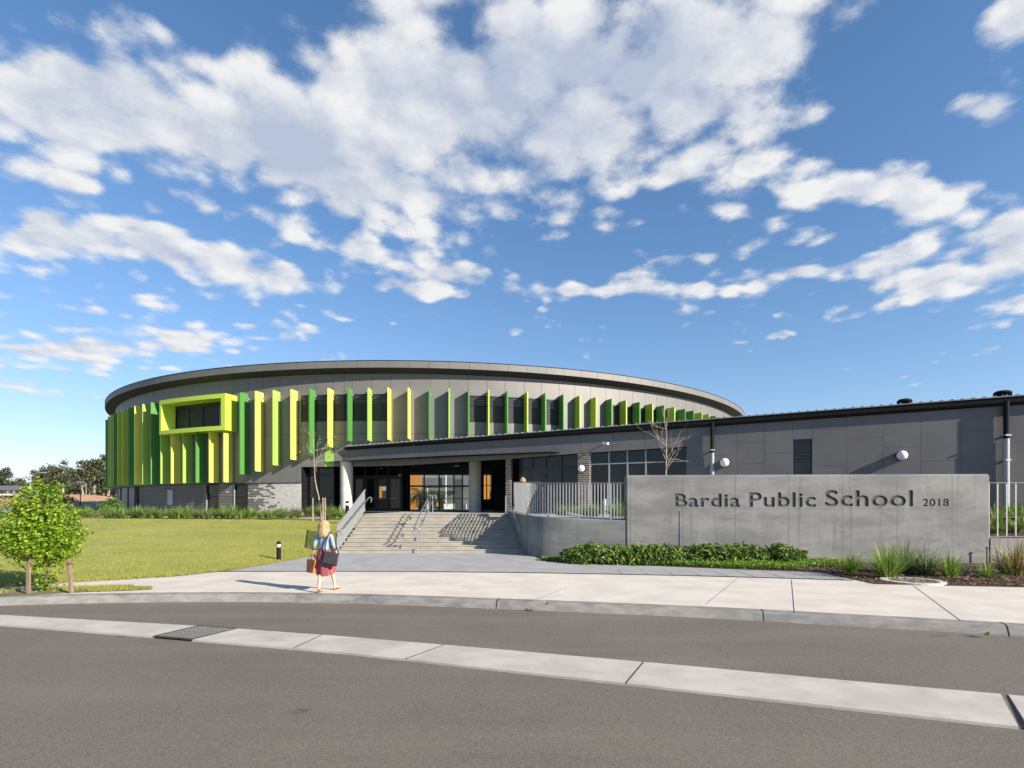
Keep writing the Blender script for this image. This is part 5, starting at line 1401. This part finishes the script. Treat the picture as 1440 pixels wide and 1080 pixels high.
# black shoulder bag on the right hip
ct = L0 + Vector((.20, -.15, .80))
t = thing('shoulder_bag', tuple(ct), 'black laptop bag hanging from the right shoulder of the woman', 'shoulder bag')
rx_ = Matrix.Rotation(.10, 3, 'Z') @ Matrix.Rotation(.22, 3, 'Y')
def bp2(x, y, z): return ct + rx_ @ Vector((x, y, z))
b = MB(); b.hexa([bp2(-.17, -.045, -.165), bp2(.17, -.045, -.165), bp2(.17, .045, -.165), bp2(-.17, .045, -.165)], [bp2(-.16, -.035, .14), bp2(.16, -.035, .14), bp2(.16, .035, .14), bp2(-.16, .035, .14)])
bo = b.build('bag_body', M['blackfab'], t); mod = bo.modifiers.new('b', 'BEVEL'); mod.width = .018; mod.segments = 2
b = MB(); b.hexa([bp2(-.15, -.060, -.13), bp2(.15, -.060, -.13), bp2(.15, -.046, -.13), bp2(-.15, -.046, -.13)], [bp2(-.145, -.052, .03), bp2(.145, -.052, .03), bp2(.145, -.040, .03), bp2(-.145, -.040, .03)]); b.build('front_pocket', M['blackfab'], t)
b = MB(); b.tube([bp2(-.155, 0, .13), L0 + Vector((.07, -.155, 1.06)), L0 + Vector((.10, -.13, 1.24)), L0 + Vector((.135, -.06, 1.385)), L0 + Vector((.15, .02, 1.38)), L0 + Vector((.19, .08, 1.22)), L0 + Vector((.29, -.02, 1.05)), bp2(.155, 0, .13)], [.016, .018, .022, .028, .024, .018, .016, .016], 6); b.build('strap', M['blackfab'], t, smooth=True)

p2 = Vector(((735 - 720) / F * 24.1, 24.1, ZF - .03))
person('person', tuple(p2), 2.6, 'fair haired person standing on the terrace behind the balustrade, only the hair showing',
    [((-.085, .02, .47), (-.085, -.03, .085), (-.09, .09, .030)), ((.085, .02, .47), (.09, -.03, .085), (.095, .09, .03))],
    [((-.225, -.03, 1.08), (-.235, .04, .85), (-.05, .2, -1)), ((.225, -.03, 1.08), (.235, .04, .85), (.05, .2, -1))],
    M['navy'], M['navy'], mat('pale_hair', (.62, .52, .36), (.45, .36, .22), scale=25), .55, .9, False)

# ------------------------------------------------------------------ courtyard seen through the entrance
def onto(u, Y): return (u - 720) / F * Y
def slat_screen(u0, u1, Y, z1, n, gap, lab):
    t = thing('timber_screen', (onto((u0 + u1) / 2, Y), Y, ZF), lab, 'screen wall'); x0, x1 = onto(u0, Y), onto(u1, Y); b = MB(); w = (x1 - x0) / n
    for i in range(n): b.box((x0 + i * w, Y, ZF), (x0 + (i + 1 - gap) * w, Y + .12, z1))
    b.build('slats', M['orange'], t); b = MB(); b.box((x0, Y + .16, ZF), (x1, Y + .3, z1 - .1)); b.build('backing', M['rust' if gap > .2 else 'orange'], t)
slat_screen(573, 592, 66, 9.0, 14, .12, 'orange timber screen wall standing in the courtyard behind the entrance glass')
slat_screen(679, 688.5, 68, 7.0, 6, .3, 'orange timber screen seen in the narrow gap right of the second column')
slat_screen(529.5, 536.5, 67, 5.6, 5, .35, 'orange timber screen glimpsed through the glass of the entrance doors')
b = MB(); b.box((onto(592, 79), 79, ZF), (onto(668, 79), 79.3, HZ + 22 / F * 79)); b.box((onto(592, 79), 78.95, ZF), (onto(668, 79), 79, HZ + 9 / F * 79))
o = b.build('courtyard_pavilion', M['panel']); tag(o, 'low grey pavilion wall across the courtyard behind the entrance glass', 'pavilion')
b = MB(); b.box((onto(591, 77), 77, HZ + 27 / F * 77), (onto(652, 77), 82, HZ + 40 / F * 77)); o = b.build('pavilion_canopy', M['panel_dark']); tag(o, 'dark canopy roof floating over the courtyard pavilion', 'canopy')
b = MB()
for u in (601, 627): x = onto(u, 76.5); b.tube([(x, 76.5, ZF), (x, 76.5, HZ + (28 if u < 610 else 46) / F * 76.5)], .09, 8); tag(b.build('courtyard_pole', M['white']), 'white pole standing in the courtyard, ' + ('left one seen through the palm' if u < 610 else 'right one, taller'), 'pole'); b = MB()
b = MB(); b.box((onto(619, 70), 70, ZF), (onto(655, 70), 71.5, HZ + 3.5 / F * 70)); o = b.build('seat_wall', M['white']); tag(o, 'low white seat wall in the courtyard behind the yellow blocks', 'seat wall')
for u0, u1, v0, v1, Y, lab in ((613, 617, 706.5, 711.5, 64, 'small yellow block in the courtyard, left of the larger one'), (618, 623.5, 704.5, 716, 62, 'larger yellow block in the courtyard with red top')):
    t = thing('seat_block', (onto((u0 + u1) / 2, Y), Y, ZF), lab, 'seat block'); z1 = HZ + (HV - v0) / F * Y
    b = MB(); b.box((onto(u0, Y), Y, ZF), (onto(u1, Y), Y + .5, z1)); bo = b.build('block', M['yellow'], t); mod = bo.modifiers.new('b', 'BEVEL'); mod.width = .04
    if u0 > 615: b = MB(); b.lathe((onto(620, Y), Y + .25, 0), [(.13, z1 + .001), (.15, z1 + .12), (.05, z1 + .25)], 12); b.build('cushion', M['rust'], t)
    else: b = MB(); b.box((onto(u0, Y) + .05, Y - .01, ZF + .1), (onto(u1, Y) - .05, Y - .001, ZF + .2)); b.build('plinth', M['black'], t)
# palms
def palm(loc, H, rnd, lab):
    t = thing('palm_tree', loc, lab, 'palm'); L = Vector(loc); b = MB(); b.tube([L, L + Vector((.1, 0, H * .5)), L + Vector((.05, 0, H))], [.2, .15, .13], 8); b.build('trunk', M['palebark'], t)
    c = MB(); top_ = L + Vector((.05, 0, H))
    for k in range(46):
        a = rnd.uniform(0, 6.28); d = Vector((math.cos(a), math.sin(a), rnd.uniform(-.3, 1.2))).normalized(); p = top_.copy(); n = 9; pr_ = None
        for i in range(n):
            s = Vector((-d.y, d.x, 0)).normalized() * .42 * (1 - abs(i / n - .5))
            for sg in (-1, 1): n0 = len(c.v); c.v += [p, p + d * .12, p + s * sg + d * .1 - UP * .12]; c.f.append((n0, n0 + 1, n0 + 2))
            p = p + d * .26; d = (d - UP * .16).normalized()
    c.build('crown', M['leaf_strap_grey'], t, recalc=False)
palm((onto(590, 60), 60, ZF), HZ - ZF + 26 / F * 60 - .7, random.Random(3), 'left palm in the courtyard against the orange screen')
palm((onto(607, 62), 62, ZF), HZ - ZF + 22 / F * 62 - .7, random.Random(4), 'right palm in the courtyard against the dark canopy')
# tall pale building beyond the ring
t = thing('white_building', (onto(640, 150), 150, 1), 'white multi storey building glimpsed above the courtyard canopy', 'building')
b = MB(); b.box((onto(628, 150), 150, 1), (onto(668, 150), 162, HZ + 62 / F * 150)); b.build('wall', M['white'], t)
for u in (640, 647, 655, 661):
    for v in (652.5, 658.5, 664.5, 672): b = MB(); b.box((onto(u, 150), 149.9, HZ + (HV - v) / F * 150), (onto(u + 3, 150), 149.99, HZ + (HV - v + 3.6) / F * 150)); b.build('window', M['black'], t)

# ------------------------------------------------------------------ far left background
def gum(u, Y, vtop, wpx, lab, seed, m='leaf_gum', zb=3.4, trunk_v=None, clear=.35, dens=1.0):
    rnd = random.Random(seed); x = (u - 720) / F * Y; H = HZ + (HV - vtop) / F * Y - zb; Wd = wpx / F * Y / 2
    t = thing('gum_tree', (x, Y, zb), lab, 'tree', 'gum trees on the far left skyline'); L = Vector((x, Y, zb)); b = MB(); tips = []
    b.tube([L - UP * .5, L + Vector((.1, 0, H * .25)), L + Vector((rnd.gauss(0, .4), 0, H * .5)), L + Vector((rnd.gauss(0, .6), 0, H * .8))], [H * .032, H * .026, H * .02, H * .008], 7)
    for k in range(9):
        a = rnd.uniform(0, 6.28); f = rnd.uniform(.28, .72); limb(b, L + UP * H * f, Vector((math.cos(a) * .8, math.sin(a) * .5, .75)), H * .33, H * .012, rnd, 1, 3, tips, .2, .6, .05)
    b.build('trunk', M['gumbark'], t, smooth=True)
    c = MB(); pts = []; blobs = []
    for k in range(15):
        a = rnd.uniform(0, 6.28); q = rnd.random() ** .5; f = rnd.uniform(clear, 1.0); wf = math.sin(min(1, (1.05 - f) / .55) * math.pi / 2) 
        blobs.append((L + Vector((math.cos(a) * q * Wd * (.35 + .65 * wf), math.sin(a) * q * Wd * .6, H * (f - .07))), Wd * rnd.uniform(.22, .42)))
    for p in tips[::3]: blobs.append((p, Wd * .2))
    for p, r in blobs:
        for i in range(int(46 * dens)): d = Vector((rnd.gauss(0, 1), rnd.gauss(0, 1), rnd.gauss(0, .6))); pts.append(p + d.normalized() * r * rnd.random() ** .5 * Vector((1, 1, .6)).length / 1.5)
    leaves(c, pts, .34 * H / 10, rnd, 1.6, .4); c.build('crown', M[m], t, recalc=False)
gum(-4, 150, 655, 42, 'tall dark gum tree at the very left edge above the low building', 1)
gum(24, 170, 672, 40, 'small hazy gum tree behind the roof of the low building', 2, 'leaf_gum2', 4)
gum(58, 135, 661, 38, 'brownish spreading gum tree just right of the low building', 3, 'leaf_gum2')
gum(88, 128, 650.5, 46, 'gum tree with a pale forked trunk showing, left of the dark clump', 4, 'leaf_gum', 3.4, None, .55, .75)
gum(72, 150, 659, 50, 'dark gum tree filling the gap behind the pale forked trunk', 8, 'leaf_gum2', 3.4, None, .1, 1.1)
gum(116, 132, 657, 48, 'wide brownish gum tree in the middle of the dark clump', 5, 'leaf_gum2', 3.4, None, .1, 1.2)
gum(132, 140, 643, 44, 'tall gum tree with an open crown standing near the green fins', 6)
gum(152, 146, 640, 46, 'tallest gum tree half hidden behind the round building', 7, 'leaf_gum', 3.4, None, .12, 1.2)
gum(103, 160, 664, 60, 'low dark gum tree deep in the clump behind the others', 9, 'leaf_gum', 3.0, None, .08, 1.2)
gum(40, 190, 677, 60, 'distant low gum tree furthest away behind the light pole', 10, 'leaf_gum', 3.0, None, .1, 1.0)
rnd = random.Random(88); pts = []
for k in range(15000):
    u = rnd.uniform(-60, 175); Y = rnd.uniform(150, 200); x = onto(u, Y); h = 6.0 + 3.0 * noise.noise(Vector((x * .07, Y * .02, 3))) + 1.5 * noise.noise(Vector((x * .3, 2, 3)))
    pts.append(Vector((x, Y, 3.2 + h * rnd.random() ** .8)))
b = MB(); leaves(b, pts, .55, rnd, 1.6, .2); tag(b.build('far_scrub', M['leaf_gum2'], recalc=False), kind='stuff')
def shrub(u, v, wpx, hpx, Y, lab, seed, m='leaf_shrub', n=1500, size=.09):
    rnd = random.Random(seed); p = P(u, v, Y); w = wpx / F * Y / 2; h = hpx / F * Y; t = thing('shrub', tuple(p), lab, 'shrub'); pts = []
    while len(pts) < n:
        d = Vector((rnd.gauss(0, 1), rnd.gauss(0, 1), abs(rnd.gauss(0, 1)))).normalized(); k = 1 + .3 * noise.noise(d * 2.2 + Vector((seed, 0, 0))); q = rnd.random() ** .4 * k
        pts.append(p + Vector((d.x * w * q, d.y * w * q, .05 + d.z * h * q)))
    c = MB(); leaves(c, pts, size, rnd, 1.7, .2, lambda q_: (q_ - p).normalized()); c.build('foliage', M[m], t, recalc=False)
    b = MB()
    for k in range(5): b.tube([p - UP * .2, p + Vector((rnd.gauss(0, w * .3), rnd.gauss(0, w * .3), h * .6))], [.03, .012], 5)
    b.build('stems', M['bark'], t)
shrub(158, 722, 34, 22, 42, 'dense green shrub against the left corner of the round building', 71)
shrub(8, 720, 70, 22, 60, 'dull straw green shrub on the bank behind the street tree', 72, 'leaf_dry', 1800, .12)
shrub(-10, 745, 60, 32, 33, 'dark green shrub at the left edge behind the street tree', 73, 'leaf_shrub', 1500, .1)
shrub(48, 712, 60, 14, 66, 'pale scrubby shrub left of the street tree crown', 74, 'leaf_dry', 1400, .12)
shrub(94, 708, 26, 10, 70, 'low olive shrub by the sand bank', 75, 'leaf_gum2', 700, .12)
# low building far left
Yh = 118; t = thing('low_building', ((8 - 720) / F * Yh, Yh, 3.8), 'long low building with a dark roof and orange panels at the far left', 'building')
x0, x1 = onto(-140, Yh), onto(32, Yh); z0 = HZ + 10 / F * Yh; zw = HZ + 22.5 / F * Yh; zt = HZ + 30 / F * Yh
b = MB(); b.box((x0, Yh, 2.5), (x1, Yh + 9, zw)); b.build('wall', M['panel_dark'], t)
b = MB(); b.hexa([(x0 - .5, Yh - 1, zw), (x1 + .6, Yh - 1, zw), (x1 + .6, Yh + 9.5, zw), (x0 - .5, Yh + 9.5, zw)], [(x0 - .3, Yh - .6, zw + .25), (x1 + .4, Yh - .6, zw + .25), (x1 - 1.5, Yh + 4, zt), (x0 - .3, Yh + 4, zt)]); b.build('roof', M['panel_dark'], t)
b = MB(); b.box((x0 - .5, Yh - 1.6, HZ + 15.2 / F * Yh), (x1 + .3, Yh - .01, HZ + 17.2 / F * Yh)); b.build('awning', M['white'], t)
for u in (-30, -14, 5, 13, 26): b = MB(); b.box((onto(u, Yh), Yh - .05, HZ + 17.5 / F * Yh), (onto(u + 2.5, Yh), Yh - .005, zw - .1)); b.build('wall_panel', M['orange'], t)
for u in (-40, -22, -4, 9, 18): b = MB(); b.box((onto(u, Yh), Yh - .05, HZ + 17.5 / F * Yh), (onto(u + 3.6, Yh), Yh - .006, zw - .1)); b.build('window', M['lens'], t)
# light poles, white frame and posts on the far field
def pole(u, v0, v1, Y, arm, lab, m='galv', r=.09, name='street_lamp', cat='street lamp'):
    p = P(u, v0, Y); t = thing(name, tuple(p), lab, cat); q = P(u, v1, Y); b = MB(); b.tube([p - UP * .5, q], [r, r * .7], 8); b.build('pole', M[m], t)
    if arm: b = MB(); e = q + Vector((arm, 0, .25)); b.tube([q, e], [.05, .04], 6); b.bar(e, e + Vector((math.copysign(.9, arm), 0, .03)), .3, .12); b.build('lamp_head', M[m], t)
pole(43, 700, 667, 84, 1.5, 'grey light pole with an arm to the right behind the street tree', 'galv', .12)
pole(113, 717.5, 695, 58, 0, 'dark round post in front of the sand bank', 'gutter', .06, 'post', 'post')
pole(121, 702, 680, 95, -.5, 'thin grey light pole in front of the dark gum trees', 'galv', .07)
for k, (u0, u1, v0, v1, Y, lab) in enumerate(((129, 140, 705, 716, 60, 'white tube frame standing by the sand bank'), (118, 127, 711, 717.5, 57, 'low white rail by the dark post'))):
    t = thing('tube_barrier', tuple(P(u0, v1, Y)), lab, 'barrier'); b = MB(); a, c, d, e = P(u0, v1 + 3, Y), P(u0, v0, Y), P(u1, v0 + .6, Y), P(u1, v1 + 3, Y); b.tube([a, c, d, e], .05, 6); b.build('rail_loop', M['white'], t)
    b = MB(); b.bar(P(u0, (v0 + v1) / 2, Y), P(u1, (v0 + v1) / 2, Y), .04, .05); b.build('cross_rail', M['white'], t)
    if k == 0: b = MB(); b.box(P(133, 707.5, Y - .1), P(138.5, 705.8, Y - .06)); b.build('sign_plate', M['white'], t)
# fence of posts at the top of the sand bank
t = thing('post_fence', tuple(P(95, 699, 100)), 'line of pale fence posts and dark mesh above the sand bank', 'fence')
for k, u in enumerate((101, 109, 117, 126, 130, 137, 146, 157)): b = MB(); p = P(u, 702, 100); q = P(u, 696.5 if k % 3 else 693, 100); b.tube([p - UP * .8, q], .055, 6); b.build('post', M['palebark'], t)
b = MB(); b.slab(P(90, 700, 100.2), P(165, 700, 100.2), HZ + 8 / F * 100, HZ + 15 / F * 100, .03); b.build('mesh', M['gutter'], t)
# ------------------------------------------------------------------ light, sky, camera
SUN_EL = R(25.0); AZ = R(57)             # sun: behind the camera on the right
sd_ = Vector((math.sin(AZ) * math.cos(SUN_EL), -math.cos(AZ) * math.cos(SUN_EL), math.sin(SUN_EL)))
ld = bpy.data.lights.new('sun', 'SUN'); ld.energy = 5.0; ld.angle = R(.5); ld.color = (1.0, .90, .76)
lo = bpy.data.objects.new('sun', ld); col.objects.link(lo); lo.rotation_euler = sd_.to_track_quat('Z', 'Y').to_euler()
w = bpy.data.worlds.new('World'); sc.world = w; w.use_nodes = True; nt = w.node_tree; nt.nodes.clear(); n = N(nt)
out = nt.nodes.new('ShaderNodeOutputWorld')
sky = nt.nodes.new('ShaderNodeTexSky'); sky.sky_type = 'NISHITA'; sky.sun_disc = False; sky.sun_elevation = SUN_EL; sky.sun_rotation = math.pi - AZ; sky.altitude = 100; sky.air_density = 1.0; sky.dust_density = .15; sky.ozone_density = 2.5
gen = n('ShaderNodeTexCoord').outputs['Generated']
sx = n('ShaderNodeSeparateXYZ', {0: gen}); dx, dy, dz = sx.outputs
yy = n.math('MAXIMUM', n.math('ABSOLUTE', dy), .05)
A_ = n.math('DIVIDE', dx, yy); B_ = n.math('DIVIDE', dz, yy)     # gnomonic coordinates of the sky to the north
AB = n('ShaderNodeCombineXYZ', {0: A_, 1: B_, 2: 0.0}).outputs[0]
# banks of cloud: (u, v, half width, half height, turn) in degrees of sky laid out as they hang over the school
BL = [(90, 140, 313.2, 134.4, 12, 1.16), (400, 200, 388.8, 134.4, 14, 1.21), (660, 130, 432.0, 212.8, 0, 1.26), (880, 90, 356.4, 190.4, -15, 1.16), (1040, 60, 248.4, 123.2, -20, 0.96), (600, 285, 205.2, 67.2, 18, 0.8), (1090, 170, 129.6, 112.0, -40, 0.76), (800, 235, 248.4, 78.4, 0, 0.8), (960, 200, 162.0, 67.2, -8, 0.85), (1060, 230, 75.6, 44.8, -20, 0.89), (60, 330, 183.6, 78.4, 8, 0.89), (240, 350, 205.2, 67.2, 12, 0.89), (380, 385, 162.0, 35.84, 10, 0.84), (505, 345, 97.2, 53.76, 20, 0.89), (635, 378, 118.8, 42.56, 12, 0.89), (105, 258, 108.0, 29.12, 8, 0.76), (245, 272, 64.8, 29.12, 15, 0.74), (60, 490, 248.4, 49.28, 2, 0.84), (270, 480, 205.2, 40.32, -4, 0.76), (20, 545, 97.2, 33.6, 0, 0.74), (230, 430, 97.2, 28.0, 5, 0.62), (800, 407, 356.4, 22.4, 0, 0.8), (1200, 262, 129.6, 40.32, -14, 0.86), (1300, 285, 118.8, 47.04, -14, 0.8), (1420, 330, 162.0, 84.0, -10, 0.95), (1340, 395, 248.4, 53.76, -6, 0.89), (1120, 382, 216.0, 29.12, -6, 0.76), (1430, 30, 118.8, 78.4, -25, 0.86), (1385, 155, 86.4, 40.32, -10, 0.84), (855, 296, 81.0, 42.56, 0, 0.74), (930, 362, 97.2, 24.64, -4, 0.76), (1025, 298, 54.0, 20.16, 0, 0.72), (1440, 420, 172.8, 44.8, -8, 0.84), (1420, 100, 75.6, 67.2, -30, 0.69), (690, 400, 160, 22, 6, 0.8), (560, 400, 120, 22, 6, 0.75), (180, 315, 120, 30, 8, 0.75), (1250, 365, 150, 26, -8, 0.75), (420, 330, 70, 24, 12, 0.66), (330, 300, 70, 22, 12, 0.6), (130, 465, 80, 16, 4, 0.66), (300, 460, 80, 14, 4, 0.6), (1040, 405, 150, 18, 0, 0.7), (230, 345, 430, 130, 4, 0.5), (140, 480, 330, 70, 2, 0.5), (1270, 330, 330, 130, -6, 0.5), (800, 395, 520, 48, 0, 0.48), (1130, 110, 190, 150, -30, 0.52), (420, 440, 240, 40, 0, 0.42), (1000, 440, 420, 40, 0, 0.32)]
acc = None
for (u, v, ru, rv, ang, wt) in BL:
    mp = nt.nodes.new('ShaderNodeMapping'); mp.vector_type = 'TEXTURE'; nt.links.new(AB, mp.inputs[0])
    mp.inputs['Location'].default_value = ((u - 720) / F, (HV - v) / F, 0); mp.inputs['Rotation'].default_value = (0, 0, R(-ang)); mp.inputs['Scale'].default_value = (ru / F * 1.25, rv / F * 1.25, 1)
    gr = nt.nodes.new('ShaderNodeTexGradient'); gr.gradient_type = 'QUADRATIC_SPHERE'; nt.links.new(mp.outputs[0], gr.inputs[0])
    q = n.math('MULTIPLY', n.math('POWER', gr.outputs['Fac'], .62), wt)
    acc = q if acc is None else n.math('MAXIMUM', n.math('MULTIPLY', n.math('ADD', acc, n.math('MULTIPLY', q, .25)), 1.0), q)
# cloud deck coordinates: clouds shrink and flatten towards the horizon
dd = n.math('ADD', n.math('MAXIMUM', dz, 0.0), .16)
deck = n('ShaderNodeCombineXYZ', {0: n.math('DIVIDE', dx, dd), 1: n.math('DIVIDE', dy, dd), 2: .3}).outputs[0]
def fbm(vec, sc_, det, rg): return n.noise(vec, sc_, det, rg)
n1 = fbm(deck, 2.4, 11, .6)
n2 = fbm(n('ShaderNodeVectorMath', {0: deck, 1: (.04, -.03, 0.0)}, operation='ADD').outputs[0], 2.4, 7, .6)
n3 = fbm(deck, 9.0, 8, .64)
wn = nt.nodes.new('ShaderNodeTexNoise'); nt.links.new(deck, wn.inputs['Vector']); wn.inputs['Scale'].default_value = 3.0; wn.inputs['Detail'].default_value = 4
wv = n('ShaderNodeVectorMath', {0: n('ShaderNodeVectorMath', {0: wn.outputs['Color'], 1: (.5, .5, .5)}, operation='SUBTRACT').outputs[0], 'Scale': .30}, operation='SCALE').outputs[0]
vor = n('ShaderNodeTexVoronoi', {'Vector': n('ShaderNodeVectorMath', {0: deck, 1: wv}, operation='ADD').outputs[0], 'Scale': 5.5}, feature='SMOOTH_F1')
vor.inputs['Smoothness'].default_value = .35
vor2 = n('ShaderNodeTexVoronoi', {'Vector': n('ShaderNodeVectorMath', {0: deck, 1: n('ShaderNodeVectorMath', {0: wv, 'Scale': .6}, operation='SCALE').outputs[0]}, operation='ADD').outputs[0], 'Scale': 12.0}, feature='SMOOTH_F1')
vor2.inputs['Smoothness'].default_value = .4
puff = n.math('ADD', n.math('MULTIPLY', n.math('SUBTRACT', .45, vor.outputs['Distance']), .7), n.math('MULTIPLY', n.math('SUBTRACT', .42, vor2.outputs['Distance']), .75))
dens = n.math('ADD', acc, n.math('ADD', n.math('ADD', n.math('MULTIPLY', n.math('SUBTRACT', n1, .5), 1.75), n.math('MULTIPLY', puff, .95)), n.math('MULTIPLY', n.math('SUBTRACT', n3, .5), 1.05)))
cov = n.smooth(dens, .31, .82)
behind = n.smooth(dy, -.02, .06)          # the rest of the sky carries plain broken cloud
cov_b = n.smooth(n1, .62, .74)
cov = n.math('ADD', n.math('MULTIPLY', cov, behind), n.math('MULTIPLY', cov_b, n.math('SUBTRACT', 1.0, behind)))
cov = n.math('MULTIPLY', cov, n.smooth(dz, .0, .08))
thick = n.smooth(acc, .55, 1.25)
relief = n.math('MULTIPLY', n.math('SUBTRACT', n1, n2), 4.5)
lit = n.math('ADD', n.math('ADD', n.math('SUBTRACT', .82, n.math('MULTIPLY', thick, .68)), n.math('MULTIPLY', puff, .55)), relief, clamp=True)
KC = 6.6
ccol = n.mix(lit, (.50 * KC, .57 * KC, .71 * KC), (.93 * KC, .93 * KC, .93 * KC))
soft = n('ShaderNodeVectorMath', {0: sky.outputs[0], 1: n('ShaderNodeVectorMath', {0: sky.outputs[0], 1: (.075, .068, .042), 2: (1, 1, 1)}, operation='MULTIPLY_ADD').outputs[0]}, operation='DIVIDE').outputs[0]
hs = n('ShaderNodeHueSaturation', {'Saturation': 1.15, 'Value': 1.42, 'Color': soft})
fin_ = nt.nodes.new('ShaderNodeMix'); fin_.data_type = 'RGBA'; fin_.clamp_factor = True
nt.links.new(n.math('MULTIPLY', cov, .97), fin_.inputs[0]); nt.links.new(hs.outputs[0], fin_.inputs[6]); nt.links.new(ccol, fin_.inputs[7])
bg = n('ShaderNodeBackground', {'Color': fin_.outputs[2], 'Strength': .074})
nt.links.new(bg.outputs[0], out.inputs[0])
try: w.cycles.sampling_method = 'MANUAL'; w.cycles.sample_map_resolution = 1024
except Exception: pass

cd = bpy.data.cameras.new('camera'); co = bpy.data.objects.new('camera', cd); col.objects.link(co); sc.camera = co
co.location = (0, 0, HZ); co.rotation_euler = (R(90), 0, 0)
cd.sensor_fit = 'HORIZONTAL'; cd.sensor_width = 36; cd.lens = F / 1440 * 36; cd.shift_y = (HV - 540) / 1440; cd.clip_start = .1; cd.clip_end = 6000
sc.view_settings.view_transform = 'Standard'; sc.view_settings.look = 'None'; sc.view_settings.gamma = 1; sc.view_settings.exposure = 1.0
sc.cycles.max_bounces = 8; sc.cycles.transparent_max_bounces = 12; sc.cycles.use_denoising = True
